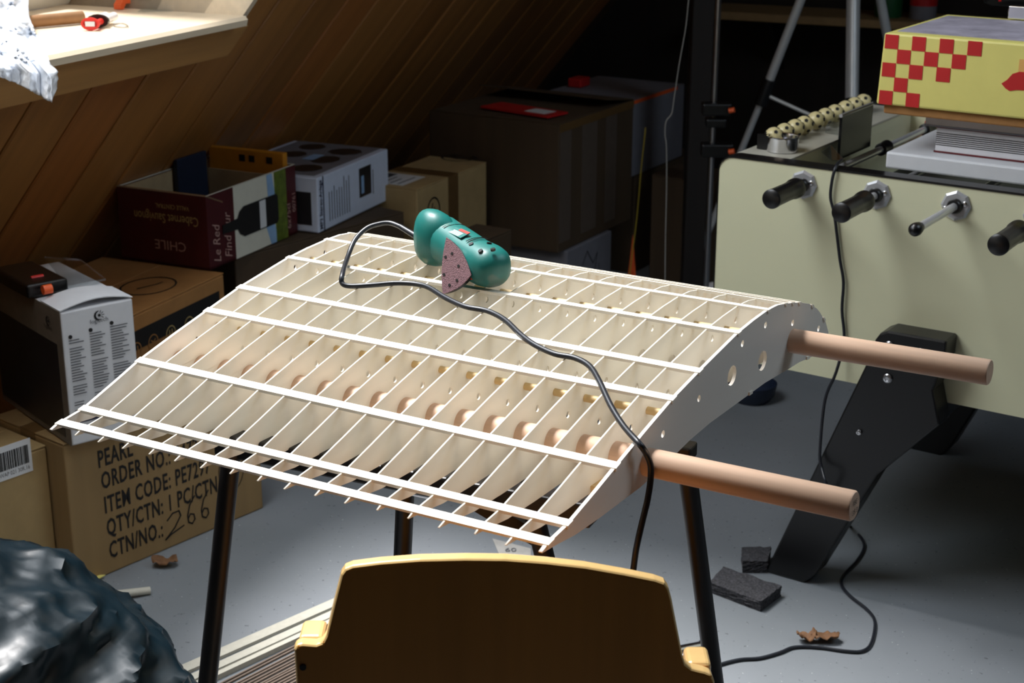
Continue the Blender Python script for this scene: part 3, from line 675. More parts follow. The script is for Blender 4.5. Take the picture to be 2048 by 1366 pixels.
# --- carton with handling pictograms
qa, qb = at_z(250, 637, .42), at_z(447, 545, .42); d = qb - qa; yq = math.atan2(d[0], d[1]); lq = np.linalg.norm(d)
bq = Box(V(*(qa - unit(d) * .07)[:2], 0), yq, lq + .07, .36, .42)
pic, qb_ = carton('pictogram_carton', 'orange-brown carton with a black band and handling symbols, under the maroon wine carton', 'box', bq, M['carton_warm'], seam='r')
patch(bq.R(.0, .335), bq.r, Zv, bq.lr - .025, .045, M['ink'], pic, 'black_band')
for i, a in enumerate((.10, .165, .235, .31)):
    mb = MB(); stroke([(.018 * math.cos(k * .35), .018 * math.sin(k * .35)) for k in range(19)], bq.R(a, .335), bq.r, Zv, .003, None, None, mb=mb)
    if i % 2: stroke([(-.008, -.006), (.008, .006)], bq.R(a, .335), bq.r, Zv, .003, None, None, mb=mb); stroke([(-.008, .006), (.008, -.006)], bq.R(a, .335), bq.r, Zv, .003, None, None, mb=mb)
    else: stroke([(-.005, -.009), (-.005, .009)], bq.R(a, .335), bq.r, Zv, .003, None, None, mb=mb); stroke([(.005, -.009), (.005, .009)], bq.R(a, .335), bq.r, Zv, .003, None, None, mb=mb)
    for q in range(len(mb.v)): mb.v[q] = mb.v[q] - bq.l * .0008
    build('handling_symbol', mb, M['carton_warm'] if i < 2 else M['gold_ink'], pic)
for a in (.255, .29, .33): patch(bq.R(a, .17), bq.r, Zv, .018, .09, M['ink'], pic, 'arrow_bar')
sl = patch(bq.R(.02, .13), bq.r, Zv, .155, .17, M['label'], pic, 'address_sticker')
mb = MB(); x = .05
while x < .13:
    w = random.choice((.0015, .003, .005)); mb.box(bq.R(x + .02, .235) - bq.l * .0012, bq.r * w, Zv * .028, -bq.l * .0005); x += w + .002
for k in range(4): mb.box(bq.R(.03, .285 - k * .006) - bq.l * .0012, bq.r * random.uniform(.03, .09), Zv * .002, -bq.l * .0005)
mb.box(bq.R(.115, .278) - bq.l * .0012, bq.r * .05, Zv * .016, -bq.l * .0005)
build('sticker_print', mb, M['label_ink'], sl)
o = bq.T(.30, .10); xd = unit(bq.r + bq.l * .0); yd = bq.l
stroke([(.075 * math.cos(k * .3), .06 * math.sin(k * .3)) for k in range(22)], o, xd, yd, .0045, M['ink'], pic)
stroke([(-.03, .01), (.02, -.01), (.04, -.012)], o, xd, yd, .0045, M['ink'], pic)
# --- long carton
ga, gb2 = at_z(470, 513, .42), at_z(819, 421, .42); d = gb2 - ga
blg = Box(V(ga[0], ga[1], 0), math.atan2(d[0], d[1]), np.linalg.norm(d) - .022, .34, .42)
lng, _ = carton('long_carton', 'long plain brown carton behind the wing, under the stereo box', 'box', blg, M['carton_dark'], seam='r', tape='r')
# --- wine carton, open top
wc = at_z(420, 541, .423); wy = RAD(24.5); bw = Box(wc, wy, .405, .265, .185)
wine, wbod = carton('wine_carton', 'open maroon wine carton with a bottle picture and upside-down writing', 'box', bw, M['maroon'], open_top=True)
for s_ in range(2):
    mb = MB(); mb.box(bw.c + bw.r * (.10 + .10 * s_) + bw.l * .01 + Zv * .006, bw.r * .004, bw.l * (bw.ll - .02), Zv * .11); build('divider', mb, M['carton_in'], wine)
mb = MB(); w = .006
mb.box(bw.c + bw.l * (bw.ll - w - .001) + bw.r * w + Zv * .01, bw.r * (bw.lr - 2 * w), -bw.l * .001, Zv * (bw.h - .012)); mb.box(bw.c + bw.r * (bw.lr - w - .001) + bw.l * w + Zv * .01, -bw.r * .001, bw.l * (bw.ll - 2 * w), Zv * (bw.h - .012))
mb.box(bw.c + bw.r * (w + .001) + bw.l * w + Zv * .01, bw.r * .001, bw.l * (bw.ll - 2 * w), Zv * (bw.h - .012)); build('inner_lining', mb, M['carton_in'], wine)
mb = MB(); mb.prism([bw.L(.0, bw.h), bw.L(bw.ll, bw.h), bw.L(bw.ll, bw.h) + bw.r * .06 - Zv * .03, bw.L(.0, bw.h) + bw.r * .07 - Zv * .03], Zv * .004); build('folded_flap', mb, M['carton_in'], wine)
mb = MB(); mb.box(bw.c + bw.r * .345 + bw.l * .010 + Zv * .008, bw.r * .004, bw.l * .225, Zv * .158); build('inner_flap', mb, M['carton_in'], wine)
mb = MB()
for o_, e_, w_ in ((bw.c, bw.l * bw.ll, bw.r * .006), (bw.c + bw.l * (bw.ll - .006), bw.r * bw.lr, bw.l * .006), (bw.c + bw.r * (bw.lr - .006), bw.l * bw.ll, bw.r * .006), (bw.c, bw.r * bw.lr, bw.l * .003)): mb.box(o_ + Zv * (bw.h + .0002), e_, w_, Zv * .0015)
rim = build('pale_rim', mb, M['cream_card'], wine)
cream = patch(bw.R(.115, .0), bw.r, Zv, .235, bw.h, M['cream_card'], wine, 'picture_panel')
o = bw.R(.235, 0); nR = -bw.l
mb = MB(); mb.prism([o + nR * .0014 + bw.r * a + Zv * b for a, b in ((.04, 0), (.075, 0), (.06, .05), (.07, .1), (.055, .185), (.03, .185), (.035, .1), (.02, .05))], nR * .0005); build('sky_print', mb, M['sky_print'], cream)
patch(bw.R(.30, 0) + nR * .0012, bw.r, Zv, .055, bw.h, M['vine_print'], cream, 'vineyard_print')
bot = [(.06, .100), (.125, .103), (.135, .118), (.155, .128), (.305, .128), (.312, .120), (.312, .058), (.305, .050), (.155, .050), (.135, .060), (.125, .075), (.06, .078)]
mb = MB(); mb.prism([bw.R(a, b) + nR * .0024 for a, b in bot], nR * .0006); btl = build('bottle_print', mb, M['ink'], cream)
build('bottle_label', MB().box(bw.R(.225, .053) + nR * .0032, bw.r * .028, Zv * .072, nR * .0004), M['label_white'], cream)
for tx, a in (('Le Red', .048), ('Find our', .096)): lettering(tx, bw.R(a, .010), Zv, -bw.r, .042, M['pink_ink'], wine, sx=.8, shear=.35)
lettering('6x75cl', bw.R(.372, .02), Zv, -bw.r, .026, M['pink_ink'], wine); lettering('00761', bw.R(.398, .06), Zv, -bw.r, .022, M['pink_ink'], wine)
xu = bw.l; yu = -Zv                                        # upside-down lettering on the left-hand end
lettering('Cabernet Sauvignon', bw.L(.024, .130), xu, yu, .034, M['gold_ink'], wine, sx=.70)
lettering('VALLE CENTRAL', bw.L(.05, .155), xu, yu, .016, M['gold_ink'], wine, sx=.85)
lettering('CHILE', bw.L(.065, .062), xu, yu, .034, M['pink_ink'], wine, sx=1.05)
# --- stereo box
mc = at_z(638, 467, .423); my = RAD(22.5); mh = along(mc, Zv, 622, 357); bm = Box(mc, my, .415, .31, mh)
mp3, _ = carton('stereo_box', 'white and pale blue stereo system box with German lettering, behind the wine carton', 'box', bm, M['blue_card'])
patch(bm.R(.028, 0), bm.r, Zv, .005, mh, M['navy_ink'], mp3, 'border_line')
lettering('MP3 Stereo-Anlage', bm.R(.022, .008), Zv, -bm.r, .0215, M['navy_ink'], mp3, sx=.80, bold=.02)
mb = MB()
for k in range(9): mb.box(bm.R(.06 + k * .014, .02) - bm.l * .0009, bm.r * .003, Zv * random.uniform(.05, .11), -bm.l * .0003)
build('small_print', mb, M['grey_ink'], mp3)
pn_ = patch(bm.R(.235, .045), bm.r, Zv, .07, mh * .55, M['dark_print'], mp3, 'product_picture')
build('picture_detail', MB().box(bm.R(.245, .055) - bm.l * .0012, bm.r * .016, Zv * .05, -bm.l * .0004), M['sky_print'], pn_)
mb = MB(); mb.box(bm.R(.315, .04) - bm.l * .0009, bm.r * .003, Zv * .07, -bm.l * .0003); build('small_print', mb, M['grey_ink'], mp3)
tp = patch(bm.T(.02, .02), bm.r, bm.l, .39, .27, M['grey_card'], mp3, 'top_print')
mb = MB()
for (a, b, w, h) in ((.05, .04, .09, .09), (.16, .05, .10, .08), (.28, .04, .09, .10), (.06, .16, .10, .09), (.2, .17, .08, .08), (.31, .17, .08, .08)):
    mb.prism([bm.T(a + w / 2 + w / 2 * math.cos(q * .7), b + h / 2 + h / 2 * math.sin(q * .7)) + Zv * .0012 for q in range(9)], Zv * .0004)
build('device_pictures', mb, M['dark_print'], tp)
build('screen_picture', MB().box(bm.T(.19, .12) + Zv * .0018, bm.r * .07, bm.l * .035, Zv * .0004), M['sky_print'], tp)
patch(bm.L(.09, .02), -bm.l, Zv, .07, .09, M['dark_print'], mp3, 'end_picture')
# --- amber padded envelope and dark blue packet behind the wine carton
pa = bw.c + bw.r * .370 + bw.l * .012 + Zv * .008
pk = thing('amber_packet', 'amber cardboard packet standing upright inside the open wine carton', 'package', pa + bw.l * .115)
build('packet_body', MB().box(pa, bw.l * .235, bw.r * .020, Zv * .212), M['amber_card'], pk, bevel=.003)
for b_ in (.035, .09, .12): build('printed_mark', MB().box(pa + bw.l * b_ + Zv * .180 - bw.r * .0008, bw.l * .018, bw.r * .0006, Zv * .018), M['ink'], pk)
pb2 = bw.c + bw.r * .215 + bw.l * .236 + Zv * .130
tag(build('blue_packet', MB().box(pb2 - Zv * .122, bw.r * .13, bw.l * .014, Zv * .205), M['blue_dark'], bevel=.003), 'dark blue packet standing left of the amber packet', 'package')
# --- carton with circled 4
fa, fb = at_z(834, 379, .47), at_z(973, 324, .47); d = fb - fa
bf = Box(V(fa[0], fa[1], 0), math.atan2(d[0], d[1]), np.linalg.norm(d), .20, .47)
four, _ = carton('numbered_carton', 'pale brown taped carton marked with circled fours, behind the sander', 'box', bf, M['carton_pale'], seam='l', tape='l', tape_w=.06)
mb = MB()
def circ4(o, xd, yd, mb, s=1.):
    stroke([(.036 * s * math.cos(k * .3), .042 * s * math.sin(k * .3)) for k in range(22)], o, xd, yd, .005, None, None, mb=mb)
    stroke([(-.004 * s, .026 * s), (-.014 * s, -.004 * s), (.014 * s, -.002 * s)], o, xd, yd, .005, None, None, mb=mb); stroke([(.006 * s, .012 * s), (.003 * s, -.024 * s)], o, xd, yd, .005, None, None, mb=mb)
circ4(bf.R(.09, .385), bf.r, Zv, mb); build('pen_mark', mb, M['ink'], four); mb = MB(); circ4(at_z(918, 316, .4702), bf.r, bf.l, mb, 1.3); build('pen_mark', mb, M['ink'], four)
sk = patch(bf.T(.02, .06), bf.r, bf.l, .13, .16, M['label_white'], four, 'address_sticker')
mb = MB()
for k in range(5): mb.box(bf.T(.03, .08 + .025 * k) + Zv * .0012, bf.r * random.uniform(.05, .1), bf.l * .005, Zv * .0004)
mb.box(bf.T(.085, .15) + Zv * .0012, bf.r * .055, bf.l * .05, Zv * .0004); build('sticker_print', mb, M['grey_ink'], sk)
# --- small carton by the wing
sa = at_z(970, 480, .36); bs = Box(V(sa[0], sa[1], 0), RAD(32), .14, .12, .36)
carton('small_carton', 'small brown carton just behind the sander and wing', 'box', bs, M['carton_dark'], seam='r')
# --- big taped carton on a scribbled carton
ba = at_z(1119, 250, .60); br_ = at_z(1268, 200, .60); d = br_ - ba; yb_ = math.atan2(d[0], d[1])
bb = Box(V(ba[0], ba[1], .2), yb_, np.linalg.norm(d), .47, .40)
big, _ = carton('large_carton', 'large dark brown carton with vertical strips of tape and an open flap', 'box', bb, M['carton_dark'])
for i, (a, w) in enumerate(((.005, .07), (.145, .10), (.305, .075))):
    patch(bb.R(a, .03), bb.r, Zv, w, .345, M['tape_pale'], big, 'tape_strip')
patch(bb.R(.0, .375), bb.r, Zv, bb.lr, .025, M['tape'], big, 'tape_strip')
mb = MB(); mb.prism([bb.T(.0, .0), bb.T(.25, .0), bb.T(.25, .22), bb.T(.0, .46)], Zv * .004); build('top_flap', mb, M['carton_dark'], big)
mb = MB(); mb.prism([bb.T(bb.lr, .0) + Zv * .0, bb.T(bb.lr, bb.ll), bb.T(bb.lr - .20, bb.ll) + Zv * .035, bb.T(bb.lr - .20, .0) + Zv * .03], Zv * .004); build('top_flap', mb, M['carton_dark'], big)
re = at_z(1050, 222, .61); xr_ = unit(at_z(1130, 236, .61) - at_z(975, 212, .61)); yr_ = np.cross(Zv, xr_)
env = thing('red_envelope', 'red and white envelope lying on the large taped carton', 'envelope', re)
build('envelope_sheet', MB().box(re - xr_ * .14 - yr_ * .05, xr_ * .27, yr_ * .10, Zv * .006), M['red_card'], env)
build('address_field', MB().box(re + xr_ * .02 - yr_ * .03 + Zv * .0062, xr_ * .08, yr_ * .06, Zv * .0006), M['label_white'], env)
sb_ = Box(V(ba[0], ba[1], 0) + V(.03, .03, 0), yb_, .30, .42, .199)
scr, _ = carton('scribbled_carton', 'grey carton with a pen scribble under the large taped carton', 'box', sb_, M['grey_card'])
mb = MB(); stroke([(.10, .13), (.13, .17), (.17, .12), (.20, .15), (.18, .08), (.22, .05), (.21, .11)], sb_.R(0, 0), sb_.r, Zv, .003, None, None, mb=mb); build('pen_mark', mb, M['ink'], scr)
# --- grey storage box behind
gca = at_z(1293, 342, .34); bgx = Box(gca - bb.r * .115, yb_, .40, .34, .255)
gy_, _ = carton('grey_storage_box', 'grey storage box with an orange rim behind the large taped carton', 'box', bgx, M['grey_card'])
patch(bgx.R(.0, .243), bgx.r, Zv, .34, .012, M['orange_plastic'], gy_, 'orange_rim')
rp = bgx.T(.12, .26); tag(build('red_packet', MB().box(rp + Zv * .002, bgx.r * .07, bgx.l * .05, Zv * .03), M['red_card'], bevel=.004), 'small red packet lying on the grey storage box', 'package')
bun = Box(V(bgx.c[0], bgx.c[1], 0) + bb.r * .03, yb_, .50, .36, .338)
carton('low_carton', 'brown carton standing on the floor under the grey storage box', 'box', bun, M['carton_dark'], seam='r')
bun2 = Box(V(*at_z(1425, 425, .26)[:2], 0), RAD(30), .20, .22, .36)
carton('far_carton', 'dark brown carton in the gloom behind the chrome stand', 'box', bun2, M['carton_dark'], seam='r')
# cords hanging by the cartons
def hang(name, label, pxs, Y, r, mat):
    return tag(build(name, MB().tube(smooth_path([at_y(x, y, Y + dy) for x, y, dy in pxs], 4), r, 6), mat, smooth=60), label, 'cord')
hang('string', 'thin grey string hanging in front of the dark post', ((1379, -30, 0), (1372, 50, 0), (1358, 130, 0), (1347, 205, 0), (1343, 228, 0), (1332, 243, 0), (1330, 270, 0), (1333, 296, 0), (1333, 380, 0), (1331, 470, 0), (1330, 560, 0)), 4.55, .0016, M['string'])
hang('hanging_twine', 'thin yellow cord hanging beside the large taped carton', ((1291, 255, 0), (1288, 285, 0), (1282, 340, 0), (1277, 400, 0), (1272, 450, 0), (1264, 510, 0), (1258, 560, 0)), 4.85, .0022, M['cord_yellow'])
p0 = at_z(1262, 552, .0); wd_ = at_y(1264, 500, 4.86); wd1 = at_y(1262, 548, 4.86)
tag(build('orange_pennant', MB().prism([at_y(1266, 470, 4.87), at_y(1255, 560, 4.87), at_y(1272, 560, 4.87)], V(0, .004, 0)), M['orange_plastic']), 'narrow orange pennant hanging on the yellow cord', 'pennant')

# ================================================================== FOOSBALL TABLE
FO = V(0.41359382, 3.08877884, 0.)
def fp(a, b, z): return FO + FA * a + FB * b + Zv * z
fb_ = thing('football_table', 'cream table football game with chrome rods, black grips and black legs', 'game table', fp(.68, .375, 0))
TL, TW, ZT, ZB = 1.38, .75, .848, .428
def panel(b0, name):
    r = .03; prof = [(0, ZB), (TL, ZB)] + [(TL - r + r * math.cos(q), ZT - r + r * math.sin(q)) for q in np.linspace(0, math.pi / 2, 5)] + [(r - r * math.sin(q), ZT - r + r * math.cos(q)) for q in np.linspace(0, math.pi / 2, 5)]
    mb = MB(); mb.prism([fp(a, b0, z) for a, z in prof], FB * .03); p = build(name, mb, M['cream_panel'], fb_)
    arc = [(TL + .001, ZB)] + [(TL - r + (r + .0015) * math.cos(q), ZT - r + (r + .0015) * math.sin(q)) for q in np.linspace(0, math.pi / 2, 6)] + [(r - (r + .0015) * math.sin(q), ZT - r + (r + .0015) * math.cos(q)) for q in np.linspace(0, math.pi / 2, 6)] + [(-.001, ZB)]
    mb = MB(); n = len(arc); vs = []
    for (a, z) in arc:
        ca, cz = TL / 2, .6; dx, dz = (a - ca), (z - cz)
        ia, iz = (a - .002 * (1 if a > ca else -1) if z < ZT - r else a), (z - .004 if z > ZT - r else z)
        vs += [fp(a, b0 - .002, z), fp(a, b0 + .034, z), fp(ia, b0 + .034, iz), fp(ia, b0 - .002, iz)]
    fs = [(4 * i + j, 4 * i + (j + 1) % 4, 4 * (i + 1) + (j + 1) % 4, 4 * (i + 1) + j) for i in range(n - 1) for j in range(4)] + [(3, 2, 1, 0), tuple(range(4 * n - 4, 4 * n))]
    mb.add(vs, fs); build('edge_trim', mb, M['black_plastic'], p)
panel(0, 'side_panel'); panel(TW - .03, 'side_panel')
for a0 in (.018, TL - .128):
    mb = MB(); mb.box(fp(a0, .03, ZB + .02), FA * .11, FB * (TW - .06), Zv * (.842 - ZB - .02)); e = build('end_box', mb, M['cream_panel'], fb_)
    mb = MB(); mb.box(fp(a0 - .002, .034, .842), FA * .114, FB * (TW - .068), Zv * .004); build('rail_top', mb, M['rail_top'], e)
mb = MB(); mb.box(fp(.128, .03, .70), FA * (TL - .256), FB * (TW - .06), Zv * .012); build('playing_field', mb, plain('dark_pitch', (16, 22, 20), .6), fb_)
mb = MB(); mb.box(fp(.128, .03, ZB + .02), FA * (TL - .256), FB * (TW - .06), Zv * .012); build('bottom_board', mb, M['cream_panel'], fb_)
ZR = .811
def handle_rod(a, tip, kind, b_out=-.20, far=.95):
    mb = MB(); mb.tube([fp(a, b_out, ZR), fp(a, TW + .12, ZR)], .0078, 14); rd = build('rod', mb, M['nickel'], fb_, smooth=40)
    mb = MB(); n = 8; ri, ro = .024, .0285
    mb.tube([fp(a, -.0005, ZR), fp(a, -.004, ZR), fp(a, -.0075, ZR)], [ro, ro, ri], 8); fg = build('bearing_flange', mb, M['nickel'], rd)
    mb = MB(); mb.lathe(fp(a, -.0075, ZR), -FB, [(.0145, 0), (.0145, .005), (.012, .009), (.009, .009)], 18); build('bearing_sleeve', mb, M['black_plastic'], rd, smooth=40)
    for q in (RAD(20), RAD(200)):
        c = fp(a + .019 * math.cos(q), -.0075, ZR + .019 * math.sin(q)); mb = MB(); mb.lathe(c, -FB, [(.0048, 0), (.0046, .0016), (.003, .0026)], 12); build('flange_screw', mb, M['zinc'], rd, smooth=40)
    if kind == 'grip':
        prof = [(.0001, 0), (.0150, 0), (.0186, .003), (.0186, .012), (.0178, .02), (.0175, .07), (.0178, .098), (.0200, .103), (.0200, .114), (.012, .118)]
        mb = MB(); seg = 40; g0 = fp(a, tip, ZR); vs = []; n = len(prof)
        for (r, h) in prof:
            for k in range(seg):
                q = 2 * math.pi * k / seg; rr = r - (.0012 if (k % 4 == 0 and .015 < h < .1) else 0)
                vs.append(g0 + FB * h + (FA * math.cos(q) + Zv * math.sin(q)) * rr)
        fs = [(i * seg + k, (i + 1) * seg + k, (i + 1) * seg + (k + 1) % seg, i * seg + (k + 1) % seg) for i in range(n - 1) for k in range(seg)] + [tuple(range(seg)), tuple(range(n * seg - 1, (n - 1) * seg - 1, -1))]
        mb.add(vs, fs); build('grip', mb, M['black_plastic'], rd, smooth=45)
    else:
        mb = MB(); mb.lathe(fp(a, b_out - .012, ZR), FB, [(.0001, 0), (.007, .002), (.0115, .008), (.0122, .016), (.0105, .026), (.0095, .032), (.008, .033)], 18); build('end_cap', mb, M['black_plastic'], rd, smooth=60)
    return rd
r1 = handle_rod(.182, -.150, 'grip', -.10)
handle_rod(.331, -.175, 'grip', -.12)
handle_rod(.484, 0, 'cap', -.212)
handle_rod(.635, -.235, 'grip', -.18)
for a in (.786, .937, 1.088, 1.239): handle_rod(a, -.17, 'grip', -.12)
# bumpers and players on the first rod
for b in (.395, .66): build('bumper', MB().lathe(fp(.182, b, ZR), FB, [(.008, 0), (.0135, .002), (.0135, .03), (.015, .034), (.015, .04), (.008, .041)], 18), M['black_plastic'], r1, smooth=40)
pl = fp(.182, .76, ZR) * 0 + fp(.182, .68, ZR)
build('player_figure', MB().tube([pl - Zv * .075 + FB * .02, pl - Zv * .06 + FB * .02, pl - Zv * .02 + FB * .02, pl + Zv * .012 + FB * .02, pl + Zv * .02 + FB * .02, pl + Zv * .036 + FB * .02], [.008, .009, .013, .013, .008, .009], 12), M['red_card'], r1, smooth=60)
# legs
lp_ = [(.369, .525), (.371, .545), (.380, .560), (.395, .568), (.509, .569), (.509, .533), (.492, .470), (.511, .403), (.397, .272), (.285, .025), (.262, .0), (.172, .0), (.178, .01)]
for b0 in (-.06, TW - .0):
    for mir in (0, 1):
        q = [(TL - a, z) if mir else (a, z) for a, z in lp_]
        mb = MB(); mb.prism([fp(a, b0, z) for a, z in q], FB * .06); lg = build('leg', mb, M['black_plastic'], fb_, bevel=.004)
        if b0 < 0 and not mir:
            for (a, z) in ((.401, .54), (.463, .538), (.403, .475), (.355, .354)):
                mb = MB(); rr = .0095 if z > .4 else .006; mb.lathe(fp(a, b0, z), -FB, [(rr, 0), (rr, .003), (rr * .8, .005), (rr * .45, .0055), (rr * .4, .004), (.0001, .004)], 16); build('bolt', mb, M['zinc'], lg, smooth=35)
mb = MB(); mb.box(fp(.43, .0, .33), FA * .02, FB * TW, Zv * .09); build('leg_brace', mb, M['black_plastic'], fb_)
# ring (cup holder), scoring beads, dark panel
rc = fp(.084, .110, .847); mb = MB(); ro = .033
mb.lathe(rc, Zv, [(.0001, .0005), (ro - .004, .0005), (ro - .004, .026), (ro - .003, .030), (ro, .031), (ro, .028), (ro - .001, .026), (ro - .001, 0), (.0001, 0)], 32)
tag(build('ashtray', mb, M['chrome'], smooth=35), 'round chrome ashtray on the corner of the football table', 'ashtray')
sc = thing('score_counter', 'row of small cream football beads threaded on a rod on the table end', 'score counter', fp(.052, .365, .847))
mb = MB(); mb.tube([fp(.0525, .10, .868), fp(.0525, .64, .868)], .003, 8); build('rod', mb, M['chrome'], sc, smooth=40)
for b in (.105, .635): build('bracket', MB().box(fp(.0325, b - .006, .847), FA * .0225, FB * .012, Zv * .030), M['black_plastic'], sc)
bc = [.135, .187, .239, .285, .345, .397, .449, .508, .560, .612]
for b in bc:
    mb = MB(); c = fp(.0525, b, .868); mb.sphere(c, .0195, 0, 16, 10); bo = build('bead', mb, M['ball'], sc, smooth=80)
    mb = MB()
    for q in range(14):
        zz = 1 - 2 * (q + .5) / 14; ph = q * 2.399; n = V(math.sqrt(1 - zz * zz) * math.cos(ph), math.sqrt(1 - zz * zz) * math.sin(ph), zz)
        mb.cyl(c + n * .0186, c + n * .0199, .0044, 5)
    build('black_patches', mb, M['ink'], bo)
    build('spacer_ring', MB().lathe(fp(.0525, b + .0215, .868), FB, [(.004, 0), (.0115, .0), (.0115, .003), (.004, .003)], 16), M['chrome'], sc, smooth=40)
dp = thing('tinted_display', 'small dark glass panel with a chrome top edge leaning on the first rod', 'panel', fp(.165, .285, .8215))
build('glass_sheet', MB().box(fp(.163, .205, .8215), FB * .165, FA * .006, Zv * .088), M['dark_glass'], dp)
build('chrome_edge', MB().tube([fp(.166, .203, .912), fp(.166, .372, .912)], .004, 8), M['nickel'], dp, smooth=40)
cb = [fp(.172, .205, .826), fp(.205, .13, .838), fp(.232, .06, .854), fp(.243, .012, .8565), fp(.246, -.006, .850)] + [on_plane(x, y, fp(0, -.008 - e, 0), FB) for x, y, e in ((1664, 362, 0), (1661, 395, 0), (1668, 425, 0), (1674, 470, .0), (1680, 520, 0), (1687, 565, 0), (1684, 620, 0), (1688, 680, 0), (1672, 745, .02), (1650, 800, .03), (1640, 900, .06), (1643, 935, .07), (1660, 985, .07))] + [at_z(x, y, .004) for x, y in ((1700, 1052), (1722, 1075), (1728, 1095), (1715, 1120), (1688, 1150), (1683, 1170), (1700, 1192), (1735, 1220), (1750, 1245), (1743, 1285), (1725, 1302), (1690, 1302), (1640, 1295), (1590, 1294), (1560, 1305), (1520, 1316), (1480, 1319), (1440, 1329), (1400, 1345))]
tag(build('power_cable', MB().tube(smooth_path(cb, 5), .0032, 8), M['rubber'], smooth=60), 'long thin black cable hanging down the cream table side and snaking over the floor', 'cable')
h0, h1 = at_z(1650, 266, .8465), at_z(1688, 273, .8465)
hp = [h0, h1, h1 + Zv * .045, h0 + (h1 - h0) * .55 + Zv * .042, h0 + (h1 - h0) * .2 + Zv * .030, h0 + (h1 - h0) * .03 + Zv * .016]
tag(build('clear_holder', MB().prism(hp, FB * .002), M['clear']), 'curved clear plastic holder left of the dark panel', 'holder')
g0, g1 = at_z(1664, 322, .852), at_z(1690, 323, .852); g2, g3 = at_z(1661, 291, .872), at_z(1643, 305, .872)
tag(build('clear_tag', MB().prism([g0, g1, g2, g3], Zv * .002), M['clear']), 'clear plastic tag propped on the table edge by the rod', 'tag')
# white box, books and the yellow carton stacked on the table
wbx = Box(fp(.318, .065, .8485), YF + math.pi / 2, .5, .27, .032); wbx.r = FA; wbx.l = FB
wh, _ = carton('flat_white_box', 'flat white cardboard box lying on the football table under the books', 'box', wbx, M['white_card'])
bz = wbx.c[2] + wbx.h + .0006
def book(name, label, a, b, z, w, dpt, h, cov, striped=False):
    t = thing(name, label, 'book', fp(a + w / 2, b + dpt / 2, z), None)
    build('cover', MB().box(fp(a, b, z), FA * w, FB * dpt, Zv * .003).box(fp(a, b, z + h - .003), FA * w, FB * dpt, Zv * .003).box(fp(a + w - .002, b, z + .003), FA * .002, FB * dpt, Zv * (h - .006)), M[cov], t)
    pg = build('page_block', MB().box(fp(a + .002, b + .002, z + .003), FA * (w - .004), FB * (dpt - .004), Zv * (h - .006)), M['page'], t)
    if striped:
        mb = MB()
        for k in range(7): mb.box(fp(a + .002, b + .0014, z + h * .28 + k * h * .075), FA * (w - .006), FB * .0008, Zv * h * .03)
        build('page_lines', mb, M['ink'], pg)
book('red_book', 'thick dark red book with white striped page edges, on the flat white box', .395, .11, bz, .34, .20, .050, 'book_red', True)
book('grey_book', 'thin grey book on top of the red book, under the yellow carton', .375, .10, bz + .0505, .36, .21, .020, 'grey_card')
ybz = bz + .0505 + .0205
ybx = Box(fp(.292, .06, ybz), 0, .52, .34, .150); ybx.r = FA; ybx.l = FB
yth = thing('yellow_carton', 'yellow carton with a red checker pattern and a red cap, atop the books', 'box', ybx.c + FA * .26 + FB * .17)
build('tray_base', MB().box(ybx.c + FA * .012 + FB * .01, FA * .50, FB * .32, Zv * .018), M['carton_warm'], yth, bevel=.003)
build('carton_body', MB().prism([ybx.c + FA * 0 + Zv * .018, ybx.c + FA * .52 + Zv * .018, ybx.c + FA * .52 + Zv * .152, ybx.c + FA * .006 + Zv * .152], FB * .34), M['yellow_card'], yth, bevel=.004)
tpp = build('top_sheet', MB().box(ybx.c + Zv * .1522 + FA * .02 + FB * .03, FA * .48, FB * .28, Zv * .001), plain('lilac_sheet', (158, 152, 164), .6, var=.25, scale=20), yth)
cs = .0262; ny = -FB
def ysq(i, j, hgt=1.): 
    o = ybx.c + FA * (.005 + .0008 * (5 - j) + i * cs) + Zv * (.150 - (j + 1) * cs + (1 - hgt) * cs) - FB * .0004
    return MB().box(o, FA * cs * .995, Zv * cs * .995 * hgt, -FB * .0006)
for (i, j) in ((0, 0), (2, 0), (4, 0), (6, 0), (1, 1), (3, 1), (5, 1), (0, 2), (2, 2), (4, 2), (1, 3), (0, 4), (2, 4)): build('red_square', ysq(i, j), M['red_card'], yth)
capc = on_plane(2030, 165, ybx.c, FB) - FB * .0004
mb = MB(); mb.prism([capc + FA * a + Zv * b for a, b in ((-.024, -.004), (-.014, .004), (-.006, .015), (.006, .020), (.03, .020), (.03, -.012), (.004, -.013), (-.008, -.016), (-.016, -.012))], -FB * .0006); build('red_cap_print', mb, M['red_card'], yth)
mb = MB(); mb.box(capc + FA * .004 + Zv * .020, FA * .03, Zv * .022, -FB * .0005); build('tan_print', mb, M['skin_print'], yth)
ytop = ybz + .1535
tb = at_z(2035, 40, ytop); tag(build('chrome_clamp', MB().box(tb - FA * .02 + Zv * .0005, FA * .10, FB * .04, Zv * .026).cyl(tb - FA * .02 + FB * .02 + Zv * .013, tb - FA * .024 + FB * .02 + Zv * .013, .01), M['chrome'], bevel=.005, bseg=3), 'chunky chrome clamp lying on the yellow carton', 'clamp')
tb2 = at_z(2000, 14, ytop); bt = thing('black_pouch', 'black pouch with a red stripe lying behind the chrome clamp', 'pouch', tb2)
build('pouch_body', MB().tube([tb2 - FA * .035 + Zv * .010, tb2 - FA * .02 + Zv * .018, tb2 + FA * .05 + Zv * .020, tb2 + FA * .12 + Zv * .018], [.004, .016, .018, .016], 14), M['black_plastic'], bt, smooth=60)
build('red_stripe', MB().tube([tb2 - FA * .0 + Zv * .0205, tb2 + FA * .012 + Zv * .021], .0172, 14), M['red_card'], bt, smooth=60)

